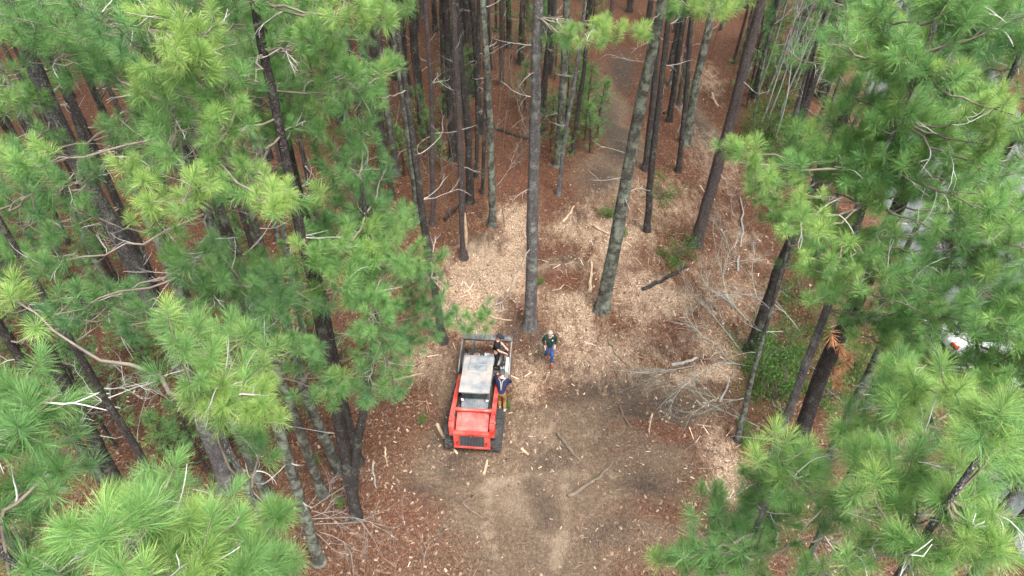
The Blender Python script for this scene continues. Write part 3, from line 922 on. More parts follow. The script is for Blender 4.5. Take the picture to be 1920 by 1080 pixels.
# smaller boughs between the big ones, each near a stem
MASS = [([(-20, -10), (700, -10), (715, 330), (775, 470), (760, 630), (560, 700), (540, 600), (300, 540), (0, 690)], 22),
        ([(1570, 10), (1940, -10), (1940, 620), (1700, 690), (1480, 530), (1400, 340), (1560, 230)], 110),
        ([(1720, 250), (1940, 250), (1940, 820), (1800, 820), (1700, 600)], 42)]
for poly, num in MASS:
    xs_, ys_ = [q_[0] for q_ in poly], [q_[1] for q_ in poly]
    k = 0
    while k < num:
        px, py = rng.uniform(min(xs_), max(xs_)), rng.uniform(min(ys_), max(ys_))
        if not inside(px, py, poly) or any(math.hypot(px - a, py - b_) < c + 20 for a, b_, c in GAPS):
            continue
        k += 1
        cand = []
        for d in np.linspace(11, 18, 8):
            p1 = at(px, py, d)
            got = nearest_tree(p1)
            if got[1] is not None:
                cand.append((got[0] + rng.uniform(0, .8), d, p1, got[1], got[2]))
        dist, d, p1, t, p0 = min(cand, key=lambda c: c[0])
        add_bough(t['nb'], t['wb'], p0, p1, .5, rng.uniform(.3, .75), 10, .27, 180, .0045, True, rb=.016 + .005 * min(dist, 5), dead=1.6)

for t in forest:
    A = t['axis']
    if t['key'] in NEAR:
        add_bough(t['nb'], t['wb'], A[-5], A[-1] + np.array([0, 0, .15]), .38, .65, 12, .25, 200, .0034, True, rb=.02, dead=0)

# fill in the rest of each measured tree's crown where it does not hide the clearing
for t in forest:
    A = t['axis']
    top = A[-1, 2]
    if t['key'] == 'a':
        z0, nbg, lm = 6.5, 5, 1.0
    elif t['key'] in NEAR:
        z0, nbg, lm = top * .66, 12, 2.0
    else:
        z0, nbg, lm = top * .58, (15 if A[0][0] < 0 else 26), 3.0
    for (p0, p1, r) in auto_boughs(A, t['rad'], z0, top - .3, nbg, lm, True):
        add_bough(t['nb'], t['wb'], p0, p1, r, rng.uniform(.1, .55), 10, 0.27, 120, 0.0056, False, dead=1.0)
    # dead stubs low on the stem
    for _ in range(5):
        z = rng.uniform(2.5, z0)
        i = np.abs(A[:, 2] - z).argmin()
        az = rng.uniform(0, 6.28)
        twig_tree(t['wb'], A[i], np.array([math.cos(az), math.sin(az), rng.uniform(-.2, .3)]), rng.uniform(.4, 1.5), .016, 1, 1, .6, 0, 3, 2)

# the dead orange needles caught on trunk X and the torn pale strip on trunk G
for t in forest:
    if t['key'] == 'X':
        pos = np.array([at(1575, 655, 18.2), at(1560, 632, 18.0), at(1582, 685, 18.5), at(1570, 700, 18.7), at(1590, 668, 18.4), at(1568, 720, 19)])
        t['dead'] = MB()
        needle_tufts(t['dead'], pos, rng.normal(size=(6, 3)) + np.array([0, 0, -.6]), np.full(6, .3), rng.random(6), 60, .01)

M['grey_twig'] = simple('grey_twig_wood', (0.33, 0.32, 0.30), 0.9, var=0.35, scale=4)
TW = [M['wood'], M['grey_twig']]
def crown_parts(root, nb, wb, loc=None):
    """needles and the twigs that carry them"""
    if not nb.n:
        if wb.n:
            wb.build('branches', TW, root, loc)
        return
    for a in wb.f3: nb.f3.append(a + nb.n)
    for a in wb.f4: nb.f4.append(a + nb.n)
    nb.m3 += [a + 1 for a in wb.m3]
    nb.m4 += [a + 1 for a in wb.m4]
    nb.v += wb.v
    nb.t += wb.t
    nb.n += wb.n
    nb.build('crown', [M['needles']] + TW, root, loc, tint=True)

for t in forest:
    root = empty('pine_tree', t['loc'], 0, t['label'], 'pine tree', t['group'])
    t['tb'].build('trunk', M['bark_' + t['bark']], root, t['loc'], smooth=True)
    crown_parts(root, t['nb'], t['wb'], t['loc'])
    if 'dead' in t:
        t['dead'].build('dead_needles', M['dead_needles'], root, t['loc'], tint=True)
    if t['key'] == 'G':
        sb = MB()
        i = 2
        base = t['axis']
        P = np.array([[np.interp(z, base[:, 2], base[:, 0]) + .13, np.interp(z, base[:, 2], base[:, 1]) - .13, z] for z in np.linspace(.5, 2.6, 8)])
        sb.tubes(P, np.array([.02, .06, .08, .09, .085, .07, .05, .015]), 7, 0)
        sb.build('torn_bark', M['fresh_wood'], root, t['loc'], smooth=True)

taken = [(t['loc'][0], t['loc'][1]) for t in forest]

# ------------------------------------------------------------------ the rest of the forest
NOBASE = [(835, 660), (850, 480), (875, 430), (930, 385), (1060, 350), (1085, 240), (1100, 120), (1170, 60), (1245, 60), (1245, 330), (1300, 300), (1310, 60), (1400, 60),
          (1420, 300), (1480, 560), (1600, 600), (1640, 860), (1400, 1100), (440, 1100), (440, 860), (700, 800), (760, 690)]

def spot_ok(x, y, gap):
    if x > road_left(y) - 1.6 and x < road_right(y) + 2:
        return False
    for (a, b_) in taken:
        if (a - x) ** 2 + (b_ - y) ** 2 < gap * gap:
            return False
    px, py, d = project((x, y, 0))
    if d[0] > 1 and -50 < py[0] < 1130 and inside(px[0], py[0], NOBASE):
        return False
    return True

def proto_pine(H, r0, bark, z0f, nbg):
    base = np.zeros(3)
    P = np.array([[0, 0, -.1]] + [[rng.normal(0, .12), rng.normal(0, .12), H * f] for f in (.25, .5, .75, 1.0)])
    tb, nb, wb = MB(), MB(), MB()
    A, rad = trunk_mesh(tb, P, r0, .02, 9)
    for (p0, p1, r) in auto_boughs(A, rad, H * z0f, H - .3, nbg, 2.9, False):
        add_bough(nb, wb, p0, p1, r, rng.uniform(.15, .6), 10, .31, 40, .017, False, dead=.4)
    for _ in range(5):
        z = rng.uniform(3, H * z0f)
        i = np.abs(A[:, 2] - z).argmin()
        az = rng.uniform(0, 6.28)
        twig_tree(wb, A[i], np.array([math.cos(az), math.sin(az), .1]), rng.uniform(.4, 1.4), .015, 1, 1, .6, 0, 3, 2)
    root = empty('pine_tree', (0, 0, 0), 0)
    tb.build('trunk', M['bark_' + bark], root, smooth=True)
    crown_parts(root, nb, wb)
    return root

protos = [proto_pine(22, .20, 'dark', .66, 44), proto_pine(21, .15, 'red', .68, 36), proto_pine(23, .24, 'dark', .66, 46),
          proto_pine(20.5, .11, 'dark', .70, 30), proto_pine(22, .18, 'grey', .67, 40)]
first = [True] * len(protos)

def place_proto(x, y, label, group):
    k = int(rng.integers(len(protos)))
    o = protos[k] if first[k] else copy_tree(protos[k])
    first[k] = False
    s = rng.uniform(.95, 1.12)
    o.location = (x, y, float(gh(x, y)))
    o.rotation_euler = (rng.normal(0, .02), rng.normal(0, .02), rng.uniform(0, 6.28))
    o.scale = (s, s, s)
    tag(o, label, 'pine tree', group)
    taken.append((x, y))

# trunks one can make out behind the clearing, then random ones between and beyond them
for (px, py) in [(757, 116), (736, 372), (720, 340), (702, 250), (745, 330), (768, 180), (832, 215), (850, 300), (893, 330), (905, 362), (900, 250), (884, 180), (916, 130),
                 (840, 90), (816, 60), (866, 110), (940, 160), (955, 90), (975, 120), (1020, 60), (1032, 140), (1015, 210), (930, 60), (990, 40), (1100, 50), (1060, 30),
                 (1145, 30), (1215, 40), (1180, 22), (1258, 160), (1265, 60), (1385, 140), (1375, 120), (1350, 30), (780, 60), (795, 250), (715, 180), (690, 340), (660, 300),
                 (700, 100), (640, 230), (600, 320), (560, 250), (505, 300), (450, 240), (540, 170)]:
    p = ground_at(px, py)
    place_proto(p[0], p[1], 'dark pine trunk deep in the rust-brown wood behind the clearing', 'pines deep in the wood')
cnt = 0
for _ in range(1600):
    y = rng.uniform(28, 78)
    x = rng.uniform(-46, 24)
    if spot_ok(x, y, 2.7):
        place_proto(x, y, 'dark pine trunk deep in the rust-brown wood behind the clearing', 'pines deep in the wood')
        cnt += 1
        if cnt > 120:
            break
for _ in range(300):
    y = rng.uniform(30, 75)
    x = rng.uniform(33, 60)
    if x > road_right(y) + 2.5 and spot_ok(x, y, 4.2):
        place_proto(x, y, 'tall pine beyond the grey road', 'pines beyond the road')
        cnt += 1
        if cnt > 140:
            break

# pines under and behind the left and right crowns: each keeps only the boughs that leave the clearing in view
def side_pine(x, y, H, r0, bark, label, group, nbg):
    base = np.array([x, y, float(gh(x, y)) - .08])
    P = np.array([base] + [base + np.array([rng.normal(0, .15), rng.normal(0, .15), H * f]) for f in (.25, .5, .75, 1.0)])
    tb, nb, wb = MB(), MB(), MB()
    A, rad = trunk_mesh(tb, P, r0, .02, 9)
    for (p0, p1, r) in auto_boughs(A, rad, H * .55, H - .3, nbg, 3.0, True):
        add_bough(nb, wb, p0, p1, r, rng.uniform(.1, .5), 10, .28, 110, .006, False, dead=1.0)
    for _ in range(4):
        z = rng.uniform(2, H * .55)
        i = np.abs(A[:, 2] - z).argmin()
        az = rng.uniform(0, 6.28)
        twig_tree(wb, A[i], np.array([math.cos(az), math.sin(az), .1]), rng.uniform(.5, 1.8), .016, 1, 1, .6, 0, 3, 3)
    root = empty('pine_tree', base, 0, label, 'pine tree', group)
    tb.build('trunk', M['bark_' + bark], root, base, smooth=True)
    crown_parts(root, nb, wb, base)
    taken.append((x, y))

cnt = 0
for _ in range(900):
    x, y = rng.uniform(-30, -6.5), rng.uniform(9.5, 30)
    if x > -6.5 - 0.0 * y or not spot_ok(x, y, 2.25):
        continue
    side_pine(x, y, rng.uniform(15, 18.5), rng.uniform(.09, .17), random.choice(['dark', 'dark', 'moss', 'red']),
              'dark pine standing in the thick wood left of the clearing', 'pines in the left wood', 9)
    cnt += 1
    if cnt > 50:
        break
cnt = 0
for _ in range(900):
    x, y = rng.uniform(9, 26), rng.uniform(19, 48)
    if not spot_ok(x, y, 2.4):
        continue
    side_pine(x, y, rng.uniform(15, 18), rng.uniform(.08, .13), random.choice(['dark', 'moss', 'red']),
              'pine standing between the clearing and the grey road', 'pines by the road', 20)
    cnt += 1
    if cnt > 14:
        break
#@@PART2
# ------------------------------------------------------------------ young pines, bare saplings, shrubs
def young_pine(H, nt, tint, size, cnt):
    tb, nb = MB(), MB()
    P = np.array([[0, 0, -.05], [rng.normal(0, .05), rng.normal(0, .05), H * .5], [rng.normal(0, .1), rng.normal(0, .1), H]])
    A, rad = trunk_mesh(tb, P, .022 + .006 * H, .008, 6, False)
    nt = nt * 2
    z = H * (1 - rng.random(nt) ** 1.2 * .8)
    az = rng.random(nt) * 6.28
    L = (1 - z / H * .8) * .42 * H * rng.uniform(.4, 1, nt)
    s = np.stack([np.interp(z, A[:, 2], A[:, i]) for i in range(3)], -1)
    e = s + np.stack([np.cos(az) * L, np.sin(az) * L, .25 * L + .05], -1)
    tb.tubes(np.stack([s, (s + e) / 2 + [0, 0, -.03], e], 1), np.array([[.012, .008, .005]]), 3)
    needle_tufts(nb, e, e - s + np.array([0, 0, .25]), size * rng.uniform(.7, 1.1, nt), np.clip(tint + rng.normal(0, .12, nt), 0, 1), cnt, .012, 0, False)
    root = empty('young_pine', (0, 0, 0))
    tb.build('stem', M['bark_dark'], root, smooth=True)
    nb.build('needles', M['needles'], root, tint=True)
    return root

def leaf_cloud(mb, c, r, n, size, tint):
    """small leaves crowded on the outer part of a loose, lumpy bush"""
    lumps = rng.normal(size=(14, 3)) * np.array([.5, .5, .42]) * r
    p = lumps[rng.integers(0, 14, n)] + rng.normal(size=(n, 3)) * r * .2
    p[:, 2] = np.abs(p[:, 2] + .45 * r) * .95 + .04
    p = p + c
    a = unit(rng.normal(size=(n, 3)) + np.array([0, 0, .4]))
    b_ = unit(np.cross(a, rng.normal(size=(n, 3))))
    s = size * rng.uniform(.6, 1.3, (n, 1))
    v = np.stack([p - a * s, p + b_ * s * .28, p + a * s, p - b_ * s * .28], 1)
    k = np.arange(n)[:, None] * 4
    t = np.clip(tint + rng.normal(0, .16, (n, 1)), 0, 1)
    tt = np.stack([np.broadcast_to(t, (n, 4)), np.broadcast_to(rng.random((n, 1)), (n, 4))], -1)
    mb.add(v.reshape(-1, 3), quad=k + np.array([[0, 1, 2, 3]]), tint=tt.reshape(-1, 2))

def shrub(r, n, size, tint):
    lb, sb = MB(), MB()
    leaf_cloud(lb, np.zeros(3), r, n, size, tint)
    for k in range(7):
        twig_tree(sb, np.array([0, 0, -.03]), np.array([rng.normal(0, .5), rng.normal(0, .5), 1]), r * 1.1, .018, 1, 0, .6, .05, 4, 4)
    root = empty('green_shrub', (0, 0, 0))
    lb.build('foliage', M['leaves'], root, tint=True)
    sb.build('stems', M['brown_wood'], root)
    return root

def scatter(protos_, spots, cat, group, s0=.85, s1=1.15):
    fresh = [True] * len(protos_)
    for j, (px, py, k, sc, label) in enumerate(spots):
        k = k % len(protos_)
        o = protos_[k] if fresh[k] else copy_tree(protos_[k])
        fresh[k] = False
        p = ground_at(px, py)
        o.location = (p[0], p[1], float(gh(p[0], p[1])))
        o.rotation_euler = (0, 0, j * 2.1)
        s = sc * rng.uniform(s0, s1)
        o.scale = (s, s, s)
        tag(o, label, cat, group)

yp = [young_pine(3.2, 46, .45, .22, 34), young_pine(4.2, 60, .35, .24, 34), young_pine(2.2, 34, .55, .20, 34)]
YL = 'small young pine with soft green needles on the rust-brown wood floor'
scatter(yp, [(866, 235, 1, 1.05, YL), (842, 250, 0, 1, YL), (806, 305, 0, .9, YL), (826, 318, 2, 1, YL), (1028, 105, 1, 1.1, YL), (1003, 130, 1, 1, YL), (1096, 262, 1, .95, YL),
             (1078, 268, 0, 1.2, YL), (1106, 285, 2, 1.2, YL), (1032, 285, 1, .9, YL), (1020, 60, 0, 1.3, YL), (1110, 60, 0, 1.3, YL), (985, 210, 0, .9, YL), (735, 300, 0, 1, YL),
             (1280, 190, 2, .9, YL), (900, 120, 1, 1, YL), (690, 420, 1, .9, YL), (580, 460, 1, 1, YL), (480, 480, 1, 1, YL), (850, 105, 1, 1, YL),
             (640, 690, 2, 1.0, YL), (690, 690, 2, .9, YL), (600, 690, 0, .8, YL), (330, 700, 1, 1, YL), (200, 760, 1, 1, YL), (80, 620, 1, 1, YL), (60, 690, 0, 1, YL), (70, 470, 0, 1.0, YL), (130, 520, 1, 1.1, YL), (60, 560, 2, 1.2, YL), (170, 600, 0, 1.0, YL), (240, 560, 1, 1.1, YL), (300, 720, 2, 1.2, YL), (150, 780, 0, 1.0, YL), (220, 840, 1, 1.1, YL), (340, 880, 2, 1.2, YL), (270, 690, 0, 1.0, YL), (400, 900, 1, 1.1, YL), (90, 830, 2, 1.2, YL), (460, 850, 0, 1.0, YL), (540, 820, 1, 1.1, YL), (380, 560, 2, 1.2, YL), (560, 560, 0, 1.0, YL), (620, 520, 1, 1.1, YL), (520, 680, 2, 1.2, YL), (30, 740, 0, 1.0, YL), (470, 590, 1, 1.1, YL), (1060, 235, 1, 1.2, YL), (1085, 215, 0, 1.3, YL), (1120, 255, 2, 1.4, YL), (880, 185, 0, 1.2, YL), (850, 165, 1, .9, YL), (790, 270, 0, 1.1, YL), (760, 330, 2, 1.2, YL), (1000, 90, 1, 1.2, YL), (1040, 150, 0, 1.2, YL), (945, 95, 1, 1, YL), (1055, 310, 2, 1.1, YL),
             (1400, 200, 1, 1.3, YL), (1425, 130, 1, 1.4, YL), (1450, 100, 1, 1.4, YL), (1475, 180, 0, 1.6, YL), (1500, 100, 1, 1.4, YL), (1540, 160, 1, 1.3, YL), (1560, 90, 1, 1.5, YL), (1520, 60, 1, 1.5, YL), (1440, 50, 1, 1.4, YL), (1580, 30, 1, 1.6, YL), (1490, 20, 1, 1.5, YL)],
        'young pine', 'young pines under the tall ones')
sh = [shrub(.8, 1500, .048, .55), shrub(.6, 1200, .042, .65), shrub(1.0, 1700, .052, .5)]
SL = 'low leafy green shrub among the right-hand trunks'
scatter(sh, [(1270, 490, 0, 1.15, 'small green shrub above the dark fallen log beside the leaning dark trunk'), (1238, 372, 0, 1.15, 'green shrub behind the slim dark trunk on brown ground'),
             (1140, 408, 1, .9, 'little green shrub touching the curved mossy trunk'), (1168, 440, 1, .6, 'tiny green plant right of the curved mossy trunk'),
             (1012, 530, 1, .5, 'tiny green plant just above the man in jeans'), (948, 765, 1, .5, 'tuft of green leaves against the rubber track'),
             (1432, 652, 2, 1.1, SL), (1468, 690, 2, 1.1, SL), (1425, 712, 0, 1.2, SL), (1482, 648, 2, 1.0, SL), (1448, 748, 0, 1.1, SL), (1500, 715, 2, .9, SL), (1550, 750, 0, 1, SL),
             (1440, 690, 0, 1, SL), (1470, 730, 1, 1.2, SL), (1395, 800, 1, .6, SL), (1395, 828, 1, .7, SL), (1440, 245, 2, 1.3, SL), (1462, 285, 2, 1.3, SL), (1422, 262, 0, 1.3, SL),
             (1480, 250, 0, 1.3, SL), (1455, 215, 2, 1.1, SL), (1480, 200, 2, 1.3, SL), (1510, 140, 2, 1.5, SL), (1440, 160, 2, 1.4, SL), (1530, 250, 2, 1.2, SL), (1470, 120, 2, 1.6, SL), (1550, 180, 2, 1.5, SL), (1495, 290, 0, 1.3, SL), (1440, 310, 0, 1.2, SL), (1540, 620, 2, 1, SL), (1590, 690, 0, 1, SL), (1640, 720, 2, 1, SL), (1700, 650, 2, 1.2, SL),
             (1750, 620, 2, 1.2, SL), (1500, 560, 2, 1.1, SL), (1560, 500, 2, 1.1, SL), (1895, 920, 2, 1.2, 'yellow-green bush in front of the parked silver-blue car'),
             (590, 870, 1, .5, 'little bright green plant at the foot of the mossy trunks'), (640, 945, 1, .45, 'little green plant inside the brush heap'),
             (790, 790, 1, .4, 'little green plant on bare soil left of the machine'), (330, 830, 0, 1, 'green shrub on the rust-brown floor between the left trunks'),
             (150, 600, 2, 1, 'green shrub deep in the left wood'), (740, 690, 1, .5, 'faint green plant on the wood chips left of the machine')],
        'shrub', 'shrubs on the wood floor')

def bare_sapling(basepx, H, lean, label, group, mat='lichen_wood', r=.03, depth=2, kids=5):
    p = ground_at(*basepx)
    p[2] = float(gh(p[0], p[1])) - .05
    sb, bb = MB(), MB()
    P = [p]
    d = unit(np.array([lean[0], lean[1], 1.0]))
    for k in range(8):
        d = unit(d + rng.normal(0, .06, 3) + np.array([0, 0, .05]))
        P.append(P[-1] + d * H / 8)
    P = np.array(P)
    sb.tubes(P, np.linspace(r, r * .3, 9), 5)
    for k in range(kids):
        i = rng.integers(3, 9)
        twig_tree(bb, P[i], unit(d + unit(rng.normal(size=3)) * .8), H * rng.uniform(.12, .25), r * .35, depth - 1, 0, .6, .03, 3, 4)
    root = empty('bare_sapling', p, 0, label, 'sapling', group)
    sb.build('stem', M[mat], root, p, smooth=True)
    bb.build('twigs', M[mat], root, p)

for (px, py, H) in [(1415, 190, 10), (1438, 176, 10), (1462, 215, 9), (1488, 172, 11), (1452, 262, 8), (1500, 236, 9), (1530, 130, 11), (1478, 120, 11), (1425, 235, 8), (1512, 180, 9), (1430, 120, 10), (1450, 150, 11), (1400, 150, 9), (1500, 90, 11), (1540, 200, 9), (1475, 250, 8), (1440, 225, 9), (1550, 110, 11)]:
    bare_sapling((px, py), H, (.12, .02), 'leafless lichen-grey sapling in the thicket at the upper right', 'leafless saplings in the thicket', 'lichen_wood', .06, 2, 9)
for (px, py, H) in [(940, 305, 6), (960, 367, 6), (977, 320, 6), (906, 372, 7), (946, 424, 5), (893, 330, 7), (858, 455, 5), (1005, 330, 4), (925, 290, 7), (850, 375, 7), (770, 330, 6),
                    (790, 300, 6), (720, 260, 7), (745, 210, 7), (780, 150, 8), (815, 190, 7), (848, 140, 8), (880, 240, 7), (908, 180, 8), (930, 130, 8), (950, 200, 7), (985, 150, 8), (1010, 120, 8), (1035, 180, 7), (1065, 140, 8), (865, 330, 6), (835, 260, 7), (805, 370, 6), (1090, 100, 8), (1130, 60, 9), (1250, 120, 8), (1275, 90, 8), (1330, 110, 8), (1365, 170, 7), (760, 280, 7), (830, 360, 6), (868, 300, 8), (1000, 200, 7), (660, 660, 6), (690, 700, 7), (710, 680, 5), (985, 260, 6)]:
    bare_sapling((px, py), H, (rng.normal(0, .05), rng.normal(0, .05)), 'thin bare brown sapling between the pine trunks', 'thin saplings between the trunks', 'brown_wood', .028, 2, 8)

def fallen_branch(p0px, p1px, rad, label, group, mat, depth=2, lift=.25, kids=6, spread=.55):
    a, b_ = ground_at(*p0px), ground_at(*p1px)
    a[2] = float(gh(a[0], a[1])) + rad
    L = np.linalg.norm(b_ - a)
    mb = MB()
    d = unit(b_ - a + np.array([0, 0, lift * L]))
    twig_tree(mb, a, d, L, rad * .62, depth, 0, spread, -.03, 5, kids)
    v = np.concatenate(mb.v)
    for arr in mb.v:
        low = gh(arr[:, 0], arr[:, 1]) + .01
        arr[:, 2] = np.maximum(arr[:, 2], low)
    o = mb.build('fallen_branch', M[mat], None, a)
    o.location = a
    tag(o, label, 'branch', group)

for k, (p0, p1, r) in enumerate([((1405, 690), (1235, 660), .045), ((1400, 600), (1300, 515), .04), ((1375, 580), (1285, 480), .035), ((1410, 745), (1290, 790), .03),
                    ((1425, 800), (1300, 730), .03), ((1330, 640), (1225, 635), .035), ((1420, 560), (1360, 470), .03), ((1390, 660), (1290, 590), .03), ((1500, 620), (1410, 560), .045), ((1300, 690), (1210, 740), .025)]):
    fallen_branch(p0, p1, r, 'forking lichen-grey dead branch lying on the orange chips at the clearing edge', 'lichen-grey dead branches', 'lichen_wood', 3, .35, 5, .5)
for k, (p0, p1, r) in enumerate([((585, 955), (760, 885), .03), ((585, 975), (745, 965), .028), ((590, 985), (700, 1015), .025), ((580, 950), (640, 880), .02), ((575, 960), (560, 1040), .02),
                                 ((590, 970), (690, 940), .025), ((570, 985), (640, 1050), .022), ((600, 1000), (730, 1040), .02), ((590, 960), (700, 1000), .02)]):
    fallen_branch(p0, p1, r, 'tangled brown-grey dead branch in the brush heap by the forked pine', 'dead branches in the brush heap', 'pale_wood', 3, .25, 4, .7)
for k, (p0, p1, r) in enumerate([((200, 740), (120, 650), .04), ((195, 735), (250, 680), .035), ((260, 870), (280, 760), .03), ((330, 760), (230, 700), .03), ((120, 560), (200, 530), .03), ((250, 760), (180, 800), .03), ((330, 820), (400, 850), .03), ((420, 640), (480, 600), .03), ((90, 660), (160, 690), .03), ((520, 760), (470, 800), .03), ((560, 640), (600, 600), .03), ((300, 900), (230, 930), .03), ((795, 1060), (790, 990), .018)]):
    fallen_branch(p0, p1, r, 'curving pale dead branch on the rust-brown floor at the left', 'pale dead branches at the left', 'pale_wood', 2, .5, 5, .8)
for (p0, p1, r) in [((1000, 262), (900, 190), .03), ((960, 300), (1010, 255), .02), ((1150, 262), (1200, 300), .02), ((1330, 380), (1290, 330), .02), ((1170, 160), (1215, 140), .02), ((1380, 410), (1345, 380), .03),
                   ((900, 330), (830, 300), .025), ((960, 240), (1005, 200), .03), ((800, 280), (870, 250), .03), ((740, 240), (790, 200), .03), ((860, 180), (930, 160), .03), ((820, 340), (770, 310), .03), ((1020, 180), (1075, 160), .03), ((900, 110), (960, 90), .035), ((930, 350), (975, 320), .025), ((1270, 250), (1310, 220), .03)]:
    fallen_branch(p0, p1, r, 'thin grey dead branch lying between trunks behind the clearing', 'dead branches behind the clearing', 'pale_wood', 2, .3, 6, .7)

def log(p0px, p1px, r, mat, label, bend=.03, z=0):
    a, b_ = ground_at(*p0px), ground_at(*p1px)
    for p in (a, b_):
        p[2] = float(gh(p[0], p[1])) + r * .6 + z
    L = np.linalg.norm(b_ - a)
    K = 9
    P = curve_pts(a, b_, 0, K, .012 * L)
    side = unit(np.cross(b_ - a, [0, 0, 1]))
    t = np.linspace(0, 1, K)[:, None]
    P = P + side * (bend * L * 4 * t * (1 - t))
    rad = np.linspace(r, r * .6, K) * rng.uniform(.85, 1.12, K)
    mb = MB()
    P = np.concatenate([P[:1] + (P[:1] - P[1:2]) * .12, P, P[-1:] + (P[-1:] - P[-2:-1]) * .25])
    rad = np.concatenate([[r * .72], rad, [r * .12]])
    mb.tubes(P, rad, 8, 0, True)
    sb = P[5]
    mb.tubes(np.array([sb, sb + side * r * 1.6 + np.array([0, 0, r * 1.1]), sb + side * r * 2.2 + np.array([0, 0, r * 1.6])]), np.array([r * .35, r * .3, r * .2]), 5, 0, True)
    o = mb.build('log' if r > .075 else 'stick', M[mat], None, (a + b_) / 2, smooth=True)
    o.location = (a + b_) / 2
    tag(o, label, 'log' if r > .075 else 'stick', 'logs and sticks on the ground')

log((1065, 932), (1148, 868), .078, 'brown_wood', 'long dark weathered log lying alone on the bare soil', .06)
log((1046, 812), (1088, 864), .076, 'brown_wood', 'brown log with a pale broken patch, right of the machine', .03)
log((1206, 544), (1284, 504), .11, 'bark_dark', 'dark straight log below the small green shrub')
log((1259, 687), (1306, 676), .085, 'pale_wood', 'short pale-ended log under the lichen-grey dead branches')
log((820, 797), (857, 851), .07, 'fresh_wood', 'long split pale stick touching the left rear corner of the machine')
log((907, 889), (914, 863), .06, 'fresh_wood', 'short bright stick on bare soil behind the machine')
log((978, 842), (991, 853), .07, 'fresh_wood', 'stubby pale stick right of the rubber track')
log((1056, 417), (1076, 389), .07, 'fresh_wood', 'pale stick on the chips left of the curved mossy trunk')
log((1383, 508), (1388, 372), .06, 'pale_wood', 'long thin pale stick right of the leaning dark trunk', .03)
log((1105, 548), (1107, 488), .085, 'fresh_wood', 'pale straight log pointing up at the left of the curved mossy trunk')
log((1112, 423), (1140, 438), .085, 'fresh_wood', 'short bright log with split ends at the curved mossy trunk')
log((1234, 1056), (1256, 1032), .05, 'fresh_wood', 'thin bright stick among the lower right boughs')
log((1163, 762), (1182, 804), .05, 'brown_wood', 'dark crooked stick in the churned soil', .05)
log((1222, 780), (1216, 816), .04, 'fresh_wood', 'thin pale stick standing out on dark soil')
log((1334, 176), (1346, 200), .10, 'fresh_wood', 'pale split log beside the far skid trail')
log((868, 944), (904, 971), .05, 'brown_wood', 'dark stick on the soil below the machine')
log((700, 864), (705, 914), .04, 'pale_wood', 'thin pale stick right of the forked pine', .03)
log((722, 840), (727, 873), .04, 'fresh_wood', 'small pale stick on brown litter near the left trunks')
log((925, 240), (996, 262), .13, 'bark_dark', 'dark fallen log deep between the trunks behind the clearing')
log((1140, 640), (1182, 690), .04, 'brown_wood', 'thin brown stick right of the man in jeans', .07)
log((1244, 212), (1262, 206), .11, 'bark_dark', 'short dark log by the far trunks right of the curved pine')
log((835, 418), (868, 380), .08, 'bark_dark', 'dark leaning log at the foot of the torn-bark pine', .02, .25)
log((915, 592), (960, 600), .05, 'fresh_wood', 'pale stick lying beyond the mulcher')
log((950, 545), (975, 500), .045, 'fresh_wood', 'thin pale stick on the bright chips left of the grey trunk')
log((1350, 752), (1372, 700), .045, 'pale_wood', 'grey stick at the right edge of the churned soil')
log((1322, 905), (1345, 950), .045, 'fresh_wood', 'pale stick on brown chips above the lower right crown')
log((740, 712), (790, 700), .04, 'fresh_wood', 'pale stick on the chips left of the machine')

# ------------------------------------------------------------------ loose litter: chips, leaves, needles (nobody could count them)
def litter_points(n, poly_px, weight=None):
    px = rng.uniform(0, 1920, n)
    py = rng.uniform(0, 1080, n) if poly_px is None else rng.uniform(poly_px[0], poly_px[1], n)
    t = (py - 540) / FPX
    d = CAM_H / (S40 + t * C40)
    x, y = (px - 960) / FPX * d, (C40 - t * S40) * d
    return x, y

def chips(name, x, y, l0, l1, wfrac, mat, arch=.35, tiltmax=.5):
    n_ = len(x)
    a = rng.random(n_) * 6.28
    L = np.exp(rng.uniform(np.log(l0), np.log(l1), n_)) * .5
    W = L * rng.uniform(wfrac * .6, wfrac * 1.5, n_)
    z = gh(x, y) + .012
    c = np.stack([x, y, z], -1)
    tl = rng.normal(0, tiltmax * .4, n_)
    u = np.stack([np.cos(a) * np.cos(tl), np.sin(a) * np.cos(tl), np.sin(tl)], -1) * L[:, None]
    w = np.stack([-np.sin(a), np.cos(a), rng.normal(0, .25, n_)], -1) * W[:, None]
    up = np.array([0, 0, 1.0]) * (W * arch)[:, None]
    c[:, 2] += np.abs(u[:, 2]) * .8
    v = np.stack([c - u - w, c - u * 1.05 + up, c - u + w, c + u - w * .7, c + u * 1.08 + up, c + u + w * .6], 1)
    k = np.arange(n_)[:, None] * 6
    q = np.concatenate([k + np.array([[0, 3, 4, 1]]), k + np.array([[1, 4, 5, 2]])])
    t = np.stack([np.repeat(rng.random((n_, 1)), 6, 1), np.repeat(rng.random((n_, 1)), 6, 1)], -1)
    mb = MB()
    mb.add(v.reshape(-1, 3), quad=q, tint=t.reshape(-1, 2))
    tag(mb.build(name, mat, tint=True), kind='stuff')

